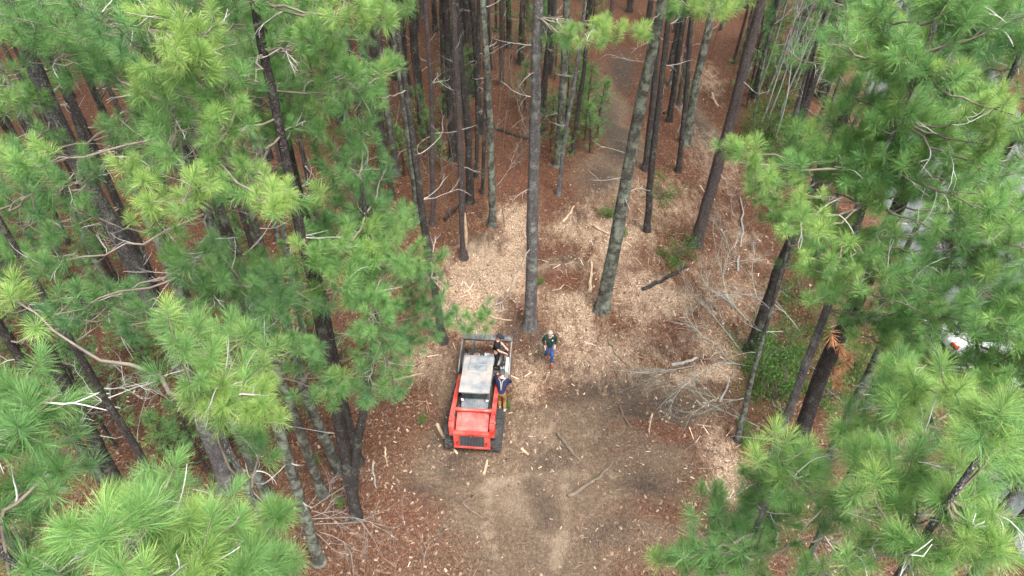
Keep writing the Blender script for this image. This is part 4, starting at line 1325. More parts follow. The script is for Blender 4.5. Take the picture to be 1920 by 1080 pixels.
chip_mat = needle_mat('chip_wood', [(0.0, (0.13, 0.075, 0.045)), (0.4, (0.25, 0.165, 0.11)), (0.75, (0.36, 0.265, 0.19)), (1.0, (0.54, 0.44, 0.35))], 0.0)
leaf_mat = needle_mat('dry_leaf', [(0.0, (0.06, 0.036, 0.024)), (0.6, (0.13, 0.078, 0.05)), (1.0, (0.27, 0.19, 0.13))], 0.1)
straw_mat = needle_mat('straw', [(0.0, (0.07, 0.038, 0.025)), (0.6, (0.12, 0.068, 0.044)), (1.0, (0.20, 0.13, 0.088))], 0.0)
x, y = litter_points(230000, None)
m = masks(x, y)
off_road = x < road_left(y) - .5
patch = fbm(x, y, 1.3, 77)
keep = rng.random(len(x)) < (np.clip(m['chip'], 0, 1.2) ** 2 * .75 * np.clip(patch * 2.6 - .6, 0, 1.4) + .016 * np.clip(patch * 3 - .9, 0, 2)) * (1 - .6 * np.clip(m['dark'], 0, 1))
keep &= off_road
chips('wood_chips', x[keep], y[keep], .035, .16, .24, chip_mat)
x, y = litter_points(34000, (330, 1000))
m = masks(x, y)
patch = fbm(x, y, 1.6, 91)
keep = (rng.random(len(x)) < m['chip'] ** 1.8 * .6 * np.clip(patch * 3 - .9, 0, 1.3)) & (x < road_left(y) - .5)
chips('bark_slivers', x[keep], y[keep], .14, .55, .06, chip_mat)
x, y = litter_points(60000, None)
m = masks(x, y)
keep = (rng.random(len(x)) < .5 - .45 * np.clip(m['pale'] + m['soil'] * .6, 0, 1)) & (x < road_left(y) - .3)
chips('dead_leaves', x[keep], y[keep], .05, .12, .6, leaf_mat, .3, .9)
x, y = litter_points(90000, None)
m = masks(x, y)
keep = (rng.random(len(x)) < .8 - .7 * np.clip(m['pale'], 0, 1)) & (x < road_left(y) - .3)
chips('pine_straw', x[keep], y[keep], .10, .32, .04, straw_mat, .5, .25)

# ------------------------------------------------------------------ solid shapes for the machine and the cars
def solid(name, mat, parent, boxes=(), prisms=(), tubes=(), bevel=.015, smooth=False):
    bm = bmesh.new()
    def ring_solid(lo, hi):
        a = [bm.verts.new(p) for p in lo]
        b_ = [bm.verts.new(p) for p in hi]
        n_ = len(a)
        bm.faces.new(a[::-1])
        bm.faces.new(b_)
        for i in range(n_):
            bm.faces.new((a[i], a[(i + 1) % n_], b_[(i + 1) % n_], b_[i]))
    for (x0, x1, y0, y1, z0, z1) in boxes:
        ring_solid([(x0, y0, z0), (x1, y0, z0), (x1, y1, z0), (x0, y1, z0)], [(x0, y0, z1), (x1, y0, z1), (x1, y1, z1), (x0, y1, z1)])
    for (prof, x0, x1) in prisms:
        ring_solid([(x0, p[0], p[1]) for p in prof], [(x1, p[0], p[1]) for p in prof])
    bmesh.ops.recalc_face_normals(bm, faces=bm.faces)
    if bevel and bm.edges:
        bmesh.ops.bevel(bm, geom=list(bm.edges), offset=bevel, segments=2, profile=.7, affect='EDGES', clamp_overlap=True)
    if tubes:
        mb = MB()
        for (pts, r, sd) in tubes:
            pts = np.asarray(pts, float)
            mb.tubes(pts, np.broadcast_to(np.asarray(r, float), (len(pts),)), sd, 0, True)
        me = bpy.data.meshes.new('tmp')
        v = np.concatenate(mb.v)
        fs = [tuple(f) for a in mb.f4 for f in a] + [tuple(f) for a in mb.f3 for f in a]
        me.from_pydata([tuple(p) for p in v], [], fs)
        bm.from_mesh(me)
        bpy.data.meshes.remove(me)
    me = bpy.data.meshes.new(name)
    bm.to_mesh(me)
    bm.free()
    if smooth:
        me.polygons.foreach_set('use_smooth', np.ones(len(me.polygons), bool))
    me.materials.append(mat)
    o = bpy.data.objects.new(name, me)
    COL.objects.link(o)
    if parent:
        o.parent = parent
    return o

def arc(c, r, a0, a1, k, plane='yz', x=0):
    t = np.radians(np.linspace(a0, a1, k))
    return [(c[0] + r * math.cos(q), c[1] + r * math.sin(q)) for q in t]

DUST = (0.24, 0.205, 0.17)
MUD = (0.16, 0.12, 0.085)
m_red = simple('red_paint', (0.40, 0.016, 0.012), .4, var=.15, dirt=(0.34, 0.12, 0.09), dirt_amt=.4, scale=3)
m_reddust = simple('dusty_red_paint', (0.38, 0.022, 0.018), .5, var=.2, dirt=(0.30, 0.13, 0.105), dirt_amt=.45, scale=4)
m_black = simple('black_steel', (0.018, 0.019, 0.022), .5, var=.3, dirt=(.07, .058, .048), dirt_amt=.25, scale=5)
m_grey = simple('grey_steel', (0.085, 0.09, 0.10), .5, .2, var=.25, dirt=DUST, dirt_amt=.45, scale=5)
m_pale = simple('pale_steel', (0.33, 0.35, 0.37), .5, var=.15, dirt=DUST, dirt_amt=.4, scale=6)
m_roof = simple('dusty_roof', (0.12, 0.145, 0.165), .6, var=.45, dirt=(0.30, 0.25, 0.21), dirt_amt=.5, scale=2.6)
m_panel = simple('roof_panel_paint', (0.085, 0.115, 0.14), .5, var=.4, dirt=(0.24, 0.235, 0.23), dirt_amt=.45, scale=6)
m_rubber = simple('rubber', (0.016, 0.017, 0.019), .85, var=.3, dirt=(.06, .05, .042), dirt_amt=.35, scale=6)
m_glass = simple('dark_glass', (0.012, 0.03, 0.028), .08, var=.3, dirt=(0.08, 0.1, 0.09), dirt_amt=.3, scale=3)
m_lamp = simple('red_lamp', (0.5, 0.02, 0.015), .2, var=.1)
m_clear = simple('clear_lamp', (0.75, 0.75, 0.72), .15, var=.1)
m_hose = simple('hose_rubber', (0.015, 0.015, 0.016), .6, var=.2)

MX, MY, MROT = -1.37, 14.80, R(-4.3)
mz = float(gh(-1.1, 17)) + .0
track = empty('track_loader', (MX, MY, mz), MROT, 'red and black compact track loader with a forestry mulching head', 'track loader')
def side(s, x0, x1):
    return (x0, x1) if s > 0 else (-x1, -x0)

# rubber tracks: raised sprocket at the rear, idlers front and back
loop = arc((.42, .33), .33, 270, 150, 7) + arc((.62, .62), .24, 140, 60, 6) + arc((2.42, .38), .30, 80, -75, 8) + [(2.2, .0), (1.5, .0), (.8, .0)]
loop = np.array(loop)
for s in (-1, 1):
    x0, x1 = side(s, .56, .98)
    belt = bmesh.new()
    cen = loop.mean(0)
    rings = []
    nrm = []
    L_ = len(loop)
    for i in range(L_):
        tng = loop[(i + 1) % L_] - loop[i - 1]
        nn = np.array([-tng[1], tng[0]])
        nn = nn / np.linalg.norm(nn)
        if np.dot(nn, loop[i] - cen) < 0:
            nn = -nn
        nrm.append(nn)
        o_, i_ = loop[i], loop[i] - nn * .055
        rings.append([belt.verts.new((x0, *o_)), belt.verts.new((x1, *o_)), belt.verts.new((x1, *i_)), belt.verts.new((x0, *i_))])
    for i in range(L_):
        a, b_ = rings[i], rings[(i + 1) % L_]
        for k in range(4):
            belt.faces.new((a[k], a[(k + 1) % 4], b_[(k + 1) % 4], b_[k]))
    # tread bars in a chevron
    cl = np.concatenate([loop, loop[:1]])
    seg = np.linalg.norm(np.diff(cl, axis=0), axis=1)
    cs = np.concatenate([[0], np.cumsum(seg)])
    for q_ in np.arange(.05, cs[-1], .14):
        i = np.searchsorted(cs, q_) - 1
        i = min(max(i, 0), L_ - 1)
        f = (q_ - cs[i]) / seg[i]
        p = cl[i] * (1 - f) + cl[i + 1] * f
        tng = (cl[i + 1] - cl[i]) / seg[i]
        nn = np.array([-tng[1], tng[0]])
        if np.dot(nn, p - cen) < 0:
            nn = -nn
        for (xa, xb, sk) in ((x0 + .01, (x0 + x1) / 2 - .012, .03), ((x0 + x1) / 2 + .012, x1 - .01, -.03)):
            vs = []
            for (xx, sg) in ((xa, sk), (xb, -sk)):
                for (dt, dn) in ((-.038, -.01), (.038, -.01), (.026, .045), (-.026, .045)):
                    pp = p + tng * (dt + sg) + nn * dn
                    vs.append(belt.verts.new((xx, *pp)))
            for f_ in ((0, 1, 2, 3), (7, 6, 5, 4), (0, 4, 5, 1), (1, 5, 6, 2), (2, 6, 7, 3), (3, 7, 4, 0)):
                belt.faces.new([vs[k] for k in f_])
    bmesh.ops.recalc_face_normals(belt, faces=belt.faces)
    me = bpy.data.meshes.new('rubber_track')
    belt.to_mesh(me)
    belt.free()
    me.materials.append(m_rubber)
    tr = bpy.data.objects.new('rubber_track', me)
    COL.objects.link(tr)
    tr.parent = track
    xc0, xc1 = side(s, .60, .90)
    for (yy_, zz_, rr_) in ((.44, .34, .24), (2.4, .38, .22), (.95, .17, .11), (1.3, .17, .11), (1.65, .17, .11), (2.0, .17, .11), (.64, .60, .17)):
        solid('roller', m_black, tr, tubes=[([(xc0, yy_, zz_), (xc1, yy_, zz_)], rr_, 16)], bevel=0)
    fx0, fx1 = side(s, .50, .60)
    solid('track_frame', m_black, track, prisms=[([(.4, .3), (2.4, .3), (2.45, .55), (.7, .7), (.4, .5)], *side(s, .48, .60))])
solid('chassis', m_black, track, prisms=[([(.12, .28), (2.55, .28), (2.6, .85), (2.5, 1.05), (.12, 1.0)], -.54, .54)], boxes=[(-.66, -.54, .3, 2.3, .72, .95), (.54, .66, .3, 2.3, .72, .95)])
# engine hood and rear door
hood = solid('engine_hood', m_reddust, track, prisms=[([(.09, 1.0), (.09, 1.19), (.16, 1.26), (.72, 1.44), (.86, 1.44), (.86, 1.0)], -.56, .56)], bevel=.03)
solid('hood_rib', m_reddust, hood, prisms=[([(.20, 1.272), (.20, 1.30), (.70, 1.462), (.70, 1.43)], -.40, -.36)], bevel=.006)
solid('hood_rib', m_reddust, hood, prisms=[([(.20, 1.272), (.20, 1.30), (.70, 1.462), (.70, 1.43)], .36, .40)], bevel=.006)
door = solid('rear_door', m_red, track, boxes=[(-.63, .63, -.06, .085, 1.07, 1.20), (-.63, -.42, -.05, .085, .49, 1.07), (.42, .63, -.05, .085, .49, 1.07), (-.63, .63, -.07, .085, .41, .49)], bevel=.022)
grl = solid('radiator_grille', m_black, door, boxes=[(-.42, .42, -.03, .085, .49, 1.07)], bevel=0)
m_fin = simple('grille_fin', (0.10, 0.115, 0.14), .4, .5, var=.35, scale=8)
mbx = [(-.405 + k * .052, -.405 + k * .052 + .022, -.045, -.02, .51, 1.05) for k in range(16)]
solid('grille_fins', m_fin, grl, boxes=mbx, bevel=0)
solid('emblem', m_black, door, tubes=[([(0, -.055, 1.115), (0, -.085, 1.118)], .075, 20)], bevel=0)
solid('emblem_ring', m_lamp, door, tubes=[([(.045 * math.cos(a), -.088, 1.117 + .045 * math.sin(a)) for a in np.linspace(.9, 5.4, 14)], .008, 6)], bevel=0)
for s in (-1, 1):
    solid('tail_light_recess', m_black, door, prisms=[([(-.058, .56), (-.058, .74), (-.045, .74), (-.045, .56)], *side(s, .465, .535))], bevel=.004)
    solid('tail_light', m_lamp, door, boxes=[(*side(s, .47, .53), -.075, -.058, .58, .66)], bevel=.006)
# engine-top panel under the rear window
deck = solid('engine_screen', m_panel, track, prisms=[([(.80, 1.445), (1.23, 1.50), (1.23, 1.40), (.80, 1.36)], -.46, .46)], bevel=.008)
solid('screen_slats', m_grey, deck, boxes=[(-.42 + .085 * k, -.42 + .085 * k + .012, .86, 1.2, 1.478, 1.508) for k in range(11)], bevel=0)
# cab
m_frame = simple('cab_frame_paint', (0.03, 0.033, 0.04), .45, var=.2, dirt=DUST, dirt_amt=.3, scale=5)
cab = solid('cab', m_frame, track, prisms=[([(1.02, .95), (1.02, 1.4), (1.0, 2.02), (1.08, 2.02), (1.1, 1.4), (1.1, .95)], -.48, -.40), ([(1.02, .95), (1.02, 1.4), (1.0, 2.02), (1.08, 2.02), (1.1, 1.4), (1.1, .95)], .40, .48),
            ([(2.32, .95), (2.45, 1.3), (2.38, 2.02), (2.46, 2.02), (2.53, 1.3), (2.4, .95)], -.48, -.41), ([(2.32, .95), (2.45, 1.3), (2.38, 2.02), (2.46, 2.02), (2.53, 1.3), (2.4, .95)], .41, .48)],
            boxes=[(-.48, .48, 1.02, 1.10, 1.42, 1.50), (-.48, -.44, 1.1, 2.4, .95, 1.25), (.44, .48, 1.1, 2.4, .95, 1.25), (-.48, .48, 1.05, 2.4, .90, .97)], bevel=.01)
solid('rear_window', m_glass, cab, prisms=[([(1.04, 1.5), (1.025, 2.0), (1.045, 2.0), (1.06, 1.5)], -.40, .40)], bevel=0)
solid('front_door', m_glass, cab, prisms=[([(2.42, 1.0), (2.49, 1.3), (2.42, 2.0), (2.40, 2.0), (2.47, 1.3), (2.40, 1.0)], -.40, .40)], bevel=0)
for s in (-1, 1):
    sw = solid('side_window', m_glass, cab, prisms=[([(1.1, 1.25), (1.08, 2.0), (2.4, 2.0), (2.45, 1.3)], *side(s, .452, .462))], bevel=0)
    solid('window_bars', m_frame, sw, boxes=[(*side(s, .465, .478), 1.1, 2.4, 1.25 + .18 * k, 1.27 + .18 * k) for k in range(1, 4)] + [(*side(s, .463, .476), 1.3 + .25 * k, 1.32 + .25 * k, 1.27, 1.99) for k in range(4)], bevel=0)
seat = solid('seat', m_black, cab, boxes=[(-.26, .26, 1.35, 1.85, 1.08, 1.22), (-.26, .26, 1.22, 1.36, 1.2, 1.8)], bevel=.04)
cab.location.y = .22
roof = solid('cab_roof', m_roof, cab, prisms=[([(.80, 2.03), (.78, 2.10), (.92, 2.14), (2.42, 2.14), (2.56, 2.08), (2.56, 2.03)], -.53, .53)], bevel=.03)
solid('roof_panel', m_panel, roof, boxes=[(-.34, .34, 1.78, 2.02, 2.135, 2.158), (-.26, .30, 2.10, 2.36, 2.135, 2.156)], bevel=.008)
solid('roof_lip', m_frame, roof, boxes=[(-.36, .36, .768, .79, 2.045, 2.085)], bevel=.005)
solid('roof_seams', m_grey, roof, boxes=[(-.31, -.295, 1.80, 2.40, 2.137, 2.163), (.30, .315, 1.80, 2.40, 2.137, 2.163), (-.02, -.008, 1.8, 2.38, 2.137, 2.164)], bevel=0)
for s in (-1, 1):
    wl_ = solid('work_light', m_black, cab, boxes=[(*side(s, .37, .49), .86, .98, 1.56, 1.68)], bevel=.012)
    solid('light_lens', m_clear, wl_, boxes=[(*side(s, .385, .475), .85, .866, 1.575, 1.665)], bevel=.004)
    solid('light_arm', m_frame, cab, boxes=[(*side(s, .41, .45), .9, 1.03, 1.5, 1.58)], bevel=.004)
# lift arms: rear towers, arms over the tracks, cross tube
arms = empty('lift_arms', (0, 0, 0))
arms.parent = track
for s in (-1, 1):
    solid('arm_tower', m_red, arms, prisms=[([(.02, .95), (.02, 1.42), (.10, 1.56), (.36, 1.60), (.5, 1.45), (.5, .95)], *side(s, .60, .78))], bevel=.03)
    arm = solid('lift_arm', m_red, arms, prisms=[([(.12, 1.42), (.14, 1.62), (.4, 1.66), (1.6, 1.50), (2.55, 1.30), (2.95, .9), (3.02, .55), (2.85, .5), (2.75, .85), (2.4, 1.08), (1.5, 1.30), (.4, 1.42)], *side(s, .62, .77))], bevel=.02)
    solid('lift_cylinder', m_grey, arms, tubes=[([(s * .60, .55, .9), (s * .60, 1.35, 1.02)], .045, 10), ([(s * .60, 1.35, 1.02), (s * .62, 1.75, 1.08)], .028, 10)], bevel=0)
    solid('pivot_pin', m_grey, arms, tubes=[([(s * .775, .26, 1.46), (s * .795, .26, 1.46)], .05, 14)], bevel=0)
solid('cross_tube', m_red, arms, tubes=[([(-.66, .66, 1.60), (-.3, .68, 1.57), (.3, .68, 1.57), (.66, .66, 1.60)], [.075, .055, .055, .075], 12)], bevel=0, smooth=True)
solid('arm_hoses', m_hose, arms, tubes=[([(-.62, .4, 1.5), (-.58, .7, 1.62), (-.6, 1.1, 1.5), (-.62, 1.7, 1.24), (-.6, 2.5, 1.1)], .022, 6), ([(.58, .5, 1.5), (.56, .8, 1.6), (.6, 1.3, 1.44), (.6, 2.2, 1.2)], .022, 6)], bevel=0, smooth=True)
solid('fender', m_black, track, boxes=[(-.98, -.58, .08, .5, .90, .94), (.58, .86, .04, .42, .90, .94)], bevel=.008)
solid('tow_hook', m_black, track, boxes=[(.68, .82, -.03, .1, .35, .50), (-.80, -.68, -.03, .1, .35, .50)], bevel=.015)
# mulching head on the front
head = empty('mulching_head', (.06, .22, 0))
head.parent = track
solid('coupler_plate', m_black, head, boxes=[(-.55, .55, 2.82, 2.92, .2, .95), (-.45, -.3, 2.7, 2.84, .3, .9), (.3, .45, 2.7, 2.84, .3, .9)])
solid('drum_housing', m_grey, head, prisms=[([(3.35, .12), (3.35, .50), (3.6, .62), (4.0, .62), (4.15, .45), (4.2, .2), (4.1, .12)], -.90, .90)], bevel=.02)
solid('chip_layer', simple('chip_dust', (.36, .25, .16), .95, var=.4, scale=14), head, boxes=[(-.7, .55, 3.62, 3.98, .615, .645)], bevel=.01)
solid('cutter_drum', m_grey, head, tubes=[([(-.86, 4.18, .26), (.86, 4.18, .26)], .20, 18)], bevel=0)
solid('cutter_teeth', m_pale, head, boxes=[(-.84 + .105 * k, -.78 + .105 * k, 4.18 + .18 * math.sin(k * 1.9) - .03, 4.18 + .18 * math.sin(k * 1.9) + .03, .26 + .18 * math.cos(k * 1.9) - .03, .26 + .2 * abs(math.cos(k * 1.9)) + .04) for k in range(16)], bevel=.006)
solid('cross_pipe', m_pale, head, tubes=[([(-.74, 3.42, .86), (.60, 3.42, .86)], .115, 16)], bevel=0, smooth=True)
solid('pipe_mount', m_black, head, boxes=[(-.76, -.70, 3.2, 3.5, .5, .9), (.56, .62, 3.2, 3.5, .5, .9), (-.05, .05, 3.25, 3.45, .5, .8)], bevel=.01)
for s in (-1, 1):
    solid('side_plate', m_grey, head, prisms=[([(3.0, .08), (2.95, .75), (3.4, .98), (4.5, 1.12), (4.62, .95), (4.4, .1)], *side(s, .93, .98))], bevel=.01)
    solid('skid_shoe', m_black, head, boxes=[(*side(s, .86, .99), 3.1, 4.35, .02, .10)], bevel=.01)
solid('push_bar', simple('push_bar_paint', (.03, .034, .042), .5, var=.3, dirt=(.16, .14, .12), dirt_amt=.3), head, prisms=[([(4.38, 1.02), (4.36, 1.14), (4.62, 1.18), (4.66, 1.06)], -.98, .98)], boxes=[(-.6, -.52, 4.1, 4.5, .55, 1.08), (.5, .58, 4.1, 4.5, .55, 1.08)], bevel=.02)
solid('gear_guard', m_pale, head, prisms=[([(2.92, .55), (2.92, .93), (3.0, 1.0), (3.62, 1.0), (3.72, .9), (3.72, .55)], .80, .925)], boxes=[(.62, .80, 2.95, 3.3, .62, .84)], bevel=.025)
solid('upright_bar', m_black, head, boxes=[(.66, .72, 3.75, 3.81, .6, 1.45), (.66, .72, 3.2, 3.26, .8, 1.35), (.66, .72, 3.2, 3.81, 1.38, 1.45)], bevel=.01)
solid('hydraulic_hoses', m_hose, head, tubes=[([(-.62, 2.9, .8), (-.66, 3.2, 1.15), (-.45, 3.6, 1.28), (-.2, 3.75, 1.05), (-.15, 3.6, .7)], .032, 8), ([(-.56, 2.9, .8), (-.58, 3.25, 1.1), (-.38, 3.7, 1.2), (-.1, 3.8, .9), (-.05, 3.7, .66)], .028, 8),
      ([(-.15, 2.95, .85), (-.1, 3.2, 1.05), (.1, 3.5, 1.02), (.2, 3.7, .7)], .026, 8), ([(-.85, 3.0, .8), (-.86, 3.4, 1.2), (-.8, 3.9, 1.1), (-.75, 4.0, .7)], .03, 8)], bevel=0, smooth=True)
solid('hose_clamp', m_pale, head, boxes=[(-.02, .06, 3.42, 3.72, .98, 1.03), (.06, .22, 3.62, 3.72, .99, 1.03)], bevel=.008)

# ------------------------------------------------------------------ people
def skin_mesh(name, verts, edges, radii, mat, root=0, levels=2):
    bm = bmesh.new()
    ly = bm.verts.layers.skin.verify()
    vs = [bm.verts.new(v) for v in verts]
    for a, b_ in edges:
        bm.edges.new((vs[a], vs[b_]))
    for i, v in enumerate(vs):
        r = radii[i]
        v[ly].radius = (r, r) if not isinstance(r, tuple) else r
        v[ly].use_root = (i == root)
    me = bpy.data.meshes.new(name)
    bm.to_mesh(me)
    bm.free()
    o = bpy.data.objects.new(name, me)
    COL.objects.link(o)
    md = o.modifiers.new('skin', 'SKIN')
    md.use_smooth_shade = True
    sd = o.modifiers.new('smooth', 'SUBSURF')
    sd.levels = sd.render_levels = levels
    dg = bpy.context.evaluated_depsgraph_get()
    me2 = bpy.data.meshes.new_from_object(o.evaluated_get(dg))
    o.modifiers.clear()
    o.data = me2
    bpy.data.meshes.remove(me)
    me2.name = name
    me2.materials.clear()
    me2.materials.append(mat)
    return o

class Graph:
    def __init__(self):
        self.v, self.e, self.r = [], [], []
    def pt(self, p, r, link=None):
        self.v.append(tuple(float(c) for c in p))
        self.r.append(r)
        k = len(self.v) - 1
        if link is not None:
            self.e.append((link, k))
        return k

def dome(name, mat, parent, c, r, up, fwd, cut=.1, brim=0, squash=1.0):
    """cap or hair: the upper part of a ball about the head, with a brim if asked"""
    up, fwd = unit(up), unit(fwd)
    fwd = unit(fwd - up * np.dot(fwd, up))
    rt = np.cross(fwd, up)
    mb = MB()
    nu, nv = 18, 7
    V = []
    for j in range(nv + 1):
        th = (math.pi / 2 - cut) * (1 - j / nv) + 0
        zz, rr = math.cos(th), math.sin(th)
        for i in range(nu):
            a = i / nu * 6.2832
            V.append(c + up * (zz * r * squash) + (fwd * math.cos(a) * 1.08 + rt * math.sin(a) * .95) * rr * r)
    Q = [(j * nu + i, j * nu + (i + 1) % nu, (j + 1) * nu + (i + 1) % nu, (j + 1) * nu + i) for j in range(nv) for i in range(nu)]
    mb.add(np.array(V), quad=Q)
    if brim:
        z0 = math.cos(math.pi / 2 - cut) * r * squash
        B = []
        for off in (0.006, -.006):
            for i in range(9):
                a = (i / 8 - .5) * 2.0
                B.append(c + up * (z0 + off) + (fwd * math.cos(a) * 1.05 + rt * math.sin(a)) * r * .98)
            for i in range(9):
                a = (i / 8 - .5) * 2.0
                B.append(c + up * (z0 + off - .012) + (fwd * (math.cos(a) * r * 1.05 + brim * math.cos(a * .75)) + rt * math.sin(a) * r))
        qs = []
        for i in range(8):
            qs += [(i, i + 1, 10 + i, 9 + i), (18 + i, 27 + i, 28 + i, 19 + i), (9 + i, 10 + i, 28 + i, 27 + i)]
        mb.add(np.array(B), quad=qs)
    return mb.build(name, mat, parent, smooth=True)

def person(root_loc, J, label, mats, sleeve='long', cap=None, hair=None, boots=None, extras=None):
    """J: joints in the place's own coordinates"""
    root_loc = np.array(root_loc, float)
    J = {k: np.array(v, float) - (0 if k in ('face', 'up') else root_loc) for k, v in J.items()}
    root = empty('person', root_loc, 0, label, 'person')
    G = Graph()
    pel = G.pt(J['pelvis'], .125)
    wst = G.pt(J['pelvis'] * .55 + J['chest'] * .45, .115, pel)
    che = G.pt(J['chest'], .14, wst)
    neb = G.pt(J['neck'], .062, che)
    face, up = unit(J['face']), unit(J['up'])
    h = J['head']
    rt = np.cross(face, up)
    jaw = G.pt(h - up * .06 + face * .022, .07, neb)
    skl = G.pt(h + up * .015 - face * .005, .092, jaw)
    crn = G.pt(h + up * .08 - face * .01, .07, skl)
    nose = G.pt(h - up * .012 + face * .112, .014, skl)
    for s in (-1, 1):
        G.pt(h + rt * s * .098 - face * .005, .022, skl)
    chin = G.pt(h - up * .10 + face * .065, .03, jaw)
    parts = {}
    for s, side_ in ((-1, 'L'), (1, 'R')):
        sh_ = G.pt(J['sh' + side_], .068, che)
        el = G.pt(J['el' + side_], .045, sh_)
        wr = G.pt(J['wr' + side_], .03, el)
        fd = unit(J['wr' + side_] - J['el' + side_])
        lat = unit(np.cross(fd, np.array([.2, .3, 1.0])))
        nrm = np.cross(lat, fd)
        palm = G.pt(J['wr' + side_] + fd * .06, .036, wr)
        for q_, (o_, ln) in enumerate(((-.03, .068), (-.011, .08), (.010, .076), (.029, .058))):
            k1 = G.pt(J['wr' + side_] + fd * .098 + lat * o_, .0105, palm)
            k2 = G.pt(J['wr' + side_] + fd * (.098 + ln * .55) + lat * o_ * 1.1 - nrm * .012, .009, k1)
            G.pt(J['wr' + side_] + fd * (.098 + ln * .9) + lat * o_ * 1.1 - nrm * .034, .008, k2)
        t1 = G.pt(J['wr' + side_] + fd * .045 + lat * -s * .045 - nrm * .008, .012, palm)
        G.pt(J['wr' + side_] + fd * .085 + lat * -s * .065 - nrm * .02, .0095, t1)
        hp = G.pt(J['hip' + side_], .09, pel)
        kn = G.pt(J['kn' + side_], .058, hp)
        an = G.pt(J['an' + side_], .04, kn)
        G.pt(J['an' + side_] * .35 + J['toe' + side_] * .65, .036, an)
    body = skin_mesh('body', G.v, G.e, G.r, mats['skin'], 0)
    body.parent = root
    for s in (-1, 1):
        eb = MB()
        c = h + face * .088 + rt * s * .032 + up * .012
        eb.tubes(np.array([[c, c + face * .008]]), np.array([[.012, .006]]), 8, 0, True)
        eb.build('eye', mats['eye'], body)
    # top
    S = Graph()
    p0_ = S.pt(J['pelvis'] - unit(J['chest'] - J['pelvis']) * .09, .15)
    p = S.pt(J['pelvis'] + unit(J['chest'] - J['pelvis']) * .04, .155, p0_)
    w_ = S.pt(J['pelvis'] * .5 + J['chest'] * .5, .145, p)
    c_ = S.pt(J['chest'], .165, w_)
    S.pt(J['chest'] * .35 + J['neck'] * .65, .085, c_)
    for side_ in 'LR':
        a = S.pt(J['sh' + side_], .088, c_)
        if sleeve == 'long':
            b_ = S.pt(J['el' + side_], .063, a)
            S.pt(J['el' + side_] * .12 + J['wr' + side_] * .88, .045, b_)
        else:
            S.pt(J['sh' + side_] * .25 + J['el' + side_] * .75, .066, a)
    top = skin_mesh(mats['top_name'], S.v, S.e, S.r, mats['top'], 0)
    top.parent = root
    T = Graph()
    p = T.pt(J['pelvis'] + np.array([0, 0, -.02]), .142)
    u_ = T.pt(J['pelvis'] + unit(J['chest'] - J['pelvis']) * .09, .140, p)
    for side_ in 'LR':
        a = T.pt(J['hip' + side_], .108, p)
        b_ = T.pt(J['kn' + side_], .076, a)
        T.pt(J['kn' + side_] * .1 + J['an' + side_] * .9, .060, b_)
    tro = skin_mesh(mats['legs_name'], T.v, T.e, T.r, mats['legs'], 0)
    tro.parent = root
    for side_ in 'LR':
        B = Graph()
        fdir = unit(J['toe' + side_] - J['an' + side_])
        a = B.pt(J['an' + side_] + np.array([0, 0, .04]), .052)
        b_ = B.pt(J['an' + side_] * .8 + J['toe' + side_] * .2 - np.array([0, 0, .012]), .052, a)
        B.pt(J['toe' + side_], .042, b_)
        B.pt(J['an' + side_] - fdir * .05 - np.array([0, 0, .03]), .042, b_)
        bo = skin_mesh('boot', B.v, B.e, B.r, boots if not isinstance(boots, dict) else boots[side_], 0)
        bo.parent = root
    if hair:
        dome('hair', hair, body, h + up * .0 - face * .012, .106, up - face * .25, face, cut=-.25)
    if cap:
        dome('cap', cap, root, h + up * .025, .118, up, face, cut=.05, brim=.075, squash=.95)
    return root, body, top, tro, h, face, up

def cloth(name, c, var=.25, scale=14):
    return simple(name, c, .9, var=var, scale=scale, spec=.15)
skin_m = simple('skin', (.40, .24, .18), .55, var=.08, scale=20)
eye_m = simple('eye_dark', (.03, .02, .02), .2, var=.1)
mouth_m = simple('lips', (.38, .15, .12), .5, var=.1)

def gp(px, py, z):
    return ground_at(px, py, z)

# man standing on the mulching head, black clothes, looking to the right
f0 = gp(931, 688, .0 + .66)
fz = .66
bx, by = f0[0], f0[1]
rx = np.array([1.0, -.15, 0])          # he faces to the right
ry = np.array([.15, 1.0, 0])
def q1(a, b_, z):
    return np.array([bx, by, 0]) + rx * a + ry * b_ + np.array([0, 0, fz + z])
J1 = dict(pelvis=q1(0, 0, .93), chest=q1(.05, 0, 1.27), neck=q1(.08, 0, 1.47), head=q1(.13, 0, 1.62), face=(1, -.2, -.45), up=(.4, -.05, .9),
          shL=q1(.06, .18, 1.40), elL=q1(.10, .24, 1.12), wrL=q1(.32, .12, 1.0), shR=q1(.06, -.18, 1.40), elR=q1(.12, -.23, 1.12), wrR=q1(.34, -.16, .96),
          hipL=q1(0, .09, .88), knL=q1(.05, .10, .48), anL=q1(0, .11, .08), toeL=q1(.17, .12, .045), hipR=q1(0, -.09, .88), knR=q1(.04, -.10, .48), anR=q1(-.03, -.12, .08), toeR=q1(.14, -.13, .045))
mm1 = dict(skin=skin_m, eye=eye_m, top=cloth('black_cotton', (.012, .012, .014)), legs=cloth('black_denim', (.014, .014, .017)), top_name='t_shirt', legs_name='trousers')
person((bx, by, fz), J1, 'man in black t-shirt, black trousers and dark cap standing on the mulching head', mm1, 'short', cloth('black_cap', (.02, .02, .022)), simple('dark_hair', (.05, .03, .02), .7), cloth('dark_boot', (.03, .025, .02)))
solid('deck_plate', m_black, head, boxes=[(.30, .80, 3.0, 3.62, .60, .65)], bevel=.008)

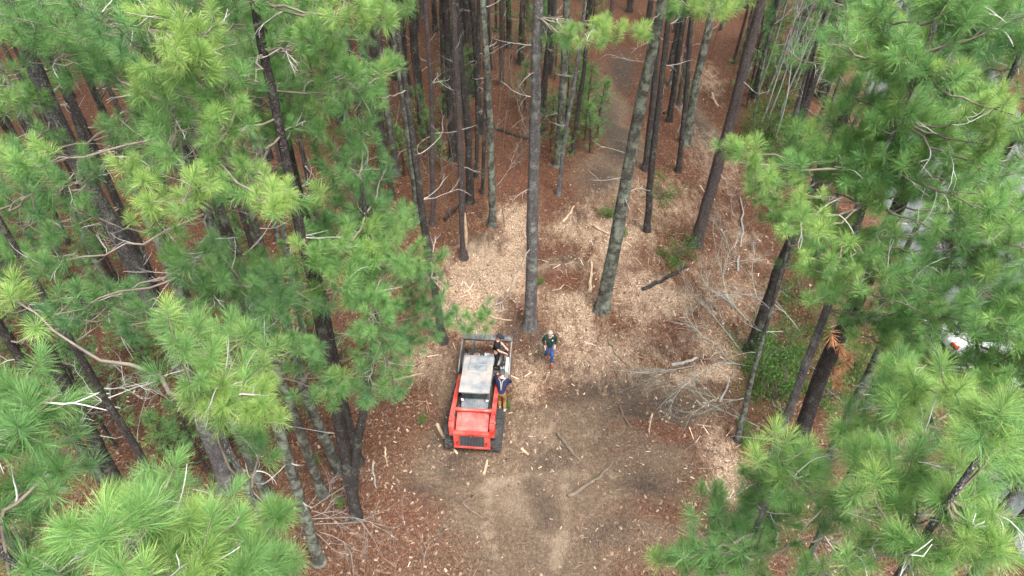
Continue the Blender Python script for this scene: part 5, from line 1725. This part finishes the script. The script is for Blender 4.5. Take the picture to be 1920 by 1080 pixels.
# man in brown bib overalls climbing on the right rubber track, leaning forward
f = gp(945, 768, .70)
bx, by = f[0] - .03, f[1]
fx_, fy_ = np.array([.12, .99, 0]), np.array([.99, -.12, 0])   # forward, rightward
def q2(fw, rt_, z):
    return np.array([bx, by, 0]) + fx_ * fw + fy_ * rt_ + np.array([0, 0, z])
J2 = dict(pelvis=q2(.16, -.08, 1.42), chest=q2(.42, -.10, 1.66), neck=q2(.56, -.10, 1.80), head=q2(.66, -.11, 1.92), face=(.15, .85, -.55), up=(0, .5, .85),
          shL=q2(.48, -.28, 1.72), elL=q2(.72, -.40, 1.56), wrL=q2(.92, -.34, 1.50), shR=q2(.48, .09, 1.72), elR=q2(.66, .19, 1.48), wrR=q2(.88, .15, 1.30),
          hipL=q2(.14, -.17, 1.36), knL=q2(.20, -.16, .98), anL=q2(-.02, -.12, .80), toeL=q2(.14, -.12, .75), hipR=q2(.14, .02, 1.36), knR=q2(.14, .04, 1.02), anR=q2(-.12, .06, .80), toeR=q2(.02, .10, .74))
navy = cloth('navy_fleece', (.012, .016, .045))
brown = cloth('brown_duck_cloth', (.16, .085, .032))
strap_m = cloth('strap_webbing', (.22, .205, .18))
mm2 = dict(skin=skin_m, eye=eye_m, top=navy, legs=brown, top_name='sweatshirt', legs_name='bib_overalls')
grey_boot = simple('grey_boot', (.2, .2, .2), .7)
r2, b2, t2, l2, h2, fc2, up2 = person((bx, by, .72), J2, 'man in navy sweatshirt and brown bib overalls climbing on the rubber track', mm2, 'long', cloth('slate_cap', (.04, .05, .07)), simple('brown_hair', (.09, .05, .03), .7),
                             {'L': cloth('brown_boot', (.16, .09, .045)), 'R': grey_boot})
rl = np.array([bx, by, .72])
back = unit(np.cross(J2['shR'] - J2['shL'], J2['chest'] - J2['pelvis']))
back = -back if back[2] < 0 else back
def on_back(p, o_):
    return p - rl + back * o_
mid_b = J2['chest'] * .45 + J2['pelvis'] * .55
for s in ('L', 'R'):
    st = MB()
    shp = J2['sh' + s] * .62 + J2['neck'] * .38
    P = np.array([on_back(J2['pelvis'] * .75 + J2['chest'] * .25, .158), on_back(mid_b, .165), on_back(J2['chest'] * .7 + shp * .3, .165), on_back(shp, .105), on_back(shp + fx_ * .07, .03)])
    st.tubes(P, np.array([.022, .02, .02, .02, .02]), 6, 0, True)
    st.build('strap', strap_m, l2, smooth=True)

# man in dark green sweater and jeans walking towards the machine
f = gp(1029, 678, 0)
bx, by = f[0], f[1]
gz = float(gh(bx, by))
fx_, fy_ = np.array([.12, -.99, 0]), np.array([-.99, -.12, 0])
def q3(fw, rt_, z):
    return np.array([bx, by, gz]) + fx_ * fw + fy_ * rt_ + np.array([0, 0, z])
J3 = dict(pelvis=q3(0, 0, .95), chest=q3(.03, 0, 1.30), neck=q3(.05, 0, 1.50), head=q3(.08, .01, 1.65), face=(-.1, -.9, -.15), up=(0, -.1, 1),
          shL=q3(.02, -.19, 1.42), elL=q3(-.05, -.25, 1.15), wrL=q3(.08, -.20, .95), shR=q3(.02, .19, 1.42), elR=q3(-.06, .25, 1.16), wrR=q3(.06, .20, .95),
          hipL=q3(0, -.09, .90), knL=q3(.18, -.09, .52), anL=q3(.20, -.08, .10), toeL=q3(.37, -.09, .05), hipR=q3(0, .09, .90), knR=q3(-.02, .09, .50), anR=q3(-.26, .10, .14), toeR=q3(-.12, .10, .05))
green = cloth('dark_green_wool', (.012, .032, .024))
jean = cloth('blue_denim', (.028, .06, .17), .45, 8)
mm3 = dict(skin=simple('fair_skin', (.44, .28, .22), .55, var=.08, scale=20), eye=eye_m, top=green, legs=jean, top_name='sweater', legs_name='jeans')
r3, b3, t3, l3, h3, fc3, up3 = person((bx, by, gz), J3, 'man in dark green sweater and blue jeans walking on the wood chips', mm3, 'long', None, simple('white_hair', (.22, .20, .18), .7), cloth('red_brown_boot', (.20, .075, .05)))
em = MB()
c = J3['chest'] - np.array([bx, by, gz]) + fx_ * .172 + fy_ * -.07 + np.array([0, 0, .06])
em.tubes(np.array([[c - fx_ * .02, c + fx_ * .004]]), np.array([[.026, .024]]), 10, 0, True)
em.build('chest_emblem', cloth('white_print', (.75, .75, .72), .1), t3)

# ------------------------------------------------------------------ parked cars beyond the right crowns
def car(loc, rz, paint, label, L=4.6, W=1.8, H=1.45):
    root = empty('parked_car', loc, rz, label, 'car', 'cars parked along the road')
    st = [(-.5, .42, .62, .66), (-.485, .30, .80, .74), (-.42, .24, .93, .80), (-.30, .22, .97, .86), (-.18, .22, .96, .89), (0, .22, .95, .90), (.16, .22, .94, .90),
          (.27, .22, .93, .88), (.40, .24, .84, .84), (.47, .28, .70, .76), (.5, .40, .58, .66)]
    V, nS = [], 9
    for (fy, zb, zt, hw) in st:
        hw = hw * W / 1.8
        y_ = fy * L
        ring = [(-hw * .86, y_, zb), (-hw, y_, zb + .12), (-hw * 1.01, y_, (zb + zt) / 2 + .05), (-hw * .95, y_, zt - .04), (-hw * .6, y_, zt + .02), (0, y_, zt + .035)]
        ring = ring + [(-a, b_, c_) for (a, b_, c_) in ring[-2::-1]]
        V.append(ring)
    K = len(V[0])
    mb = MB()
    Q = [(i * K + j, i * K + j + 1, (i + 1) * K + j + 1, (i + 1) * K + j) for i in range(len(V) - 1) for j in range(K - 1)]
    Q += [(i * K + K - 1, i * K, (i + 1) * K, (i + 1) * K + K - 1) for i in range(len(V) - 1)]
    vv = np.array(V).reshape(-1, 3)
    tri = [(0, k + 1, k) for k in range(1, K - 1)] + [((len(V) - 1) * K, (len(V) - 1) * K + k, (len(V) - 1) * K + k + 1) for k in range(1, K - 1)]
    mb.add(vv, tri, Q)
    body = mb.build('body', paint, root, smooth=True)
    gh_ = [(-.36, .96, .74, .02), (-.22, H - .05, .58, .0), (-.05, H, .60, 0), (.08, H - .03, .58, 0), (.25, .95, .74, .02)]
    mb = MB()
    vv = []
    for (fy, z, hw, _) in gh_:
        vv += [(-hw, fy * L, z), (hw, fy * L, z)]
    mb.add(vv, quad=[(2 * i, 2 * i + 1, 2 * i + 3, 2 * i + 2) for i in (1, 2)])
    mb.build('roof', paint, root, smooth=False)
    mb = MB()
    mb.add([vv[0], vv[1], vv[3], vv[2]], quad=[(0, 1, 2, 3)])
    mb.build('rear_windscreen', m_glass, root)
    mb = MB()
    mb.add([vv[6], vv[7], vv[9], vv[8]], quad=[(0, 1, 2, 3)])
    mb.build('windscreen', m_glass, root)
    for s in (0, 1):
        mb = MB()
        lo = [(vv[s + 2 * i][0] * (1 if i in (0, 4) else 1.25), vv[s + 2 * i][1], .95) for i in range(5)]
        up_ = [vv[s + 2 * i] for i in range(5)]
        mb.add(lo + up_, quad=[(i, i + 1, 6 + i, 5 + i) for i in range(4)])
        mb.build('side_window', m_glass, root)
    for fy in (-.31, .31):
        for s in (-1, 1):
            xw = s * W * .44
            ty = solid('wheel', m_rubber, root, tubes=[([(xw - .1, fy * L, .32), (xw + .1, fy * L, .32)], .32, 22)], bevel=0)
            solid('rim', m_pale, ty, tubes=[([(xw + s * .09, fy * L, .32), (xw + s * .112, fy * L, .32)], .2, 16)], bevel=0)
    for s in (-1, 1):
        solid('tail_light', m_lamp, root, boxes=[(s * .62 - .16, s * .62 + .16, -.5 * L - .005, -.5 * L + .14, .62, .78)], bevel=.03)
        solid('headlight', m_clear, root, boxes=[(s * .6 - .17, s * .6 + .17, .5 * L - .16, .5 * L + .0, .56, .68)], bevel=.03)
        solid('wing_mirror', paint, root, boxes=[(s * .98 - .09, s * .98 + .09, .17 * L, .17 * L + .1, .92, 1.05)], bevel=.03)
    return root

def paint(name, c):
    m, n_, l_, b_ = new_mat(name, .3)
    b_.inputs['Base Color'].default_value = (*c, 1)
    b_.inputs['Coat Weight'].default_value = .6
    b_.inputs['Coat Roughness'].default_value = .08
    return m
RZ = R(-90)
car((19.6, 20.2, .03), R(-86), paint('white_paint', (.72, .73, .74)), 'white car with a red tail light glimpsed through the right crowns')
car((20.2, 17.45, .03), R(-88), paint('pearl_paint', (.62, .64, .67)), 'pale car in the middle of the parked row behind the right boughs')
car((19.9, 14.8, .03), R(-90), paint('silver_blue_paint', (.30, .37, .47)), 'silver-blue car nearest the bottom right of the parked row')
car((20.6, 12.0, .03), R(-89), paint('grey_paint', (.2, .21, .22)), 'grey car at the end of the parked row behind boughs')
lm = simple('line_paint', (.7, .7, .68), .8, var=.15)
for k in range(5):
    mb = MB()
    y_ = 10.7 + 2.75 * k
    mb.add([(17.4, y_ - .06, .036), (22.2, y_ - .06, .036), (22.2, y_ + .06, .036), (17.4, y_ + .06, .036)], quad=[(0, 1, 2, 3)])
    tag(mb.build('road_marking', lm), kind='structure')
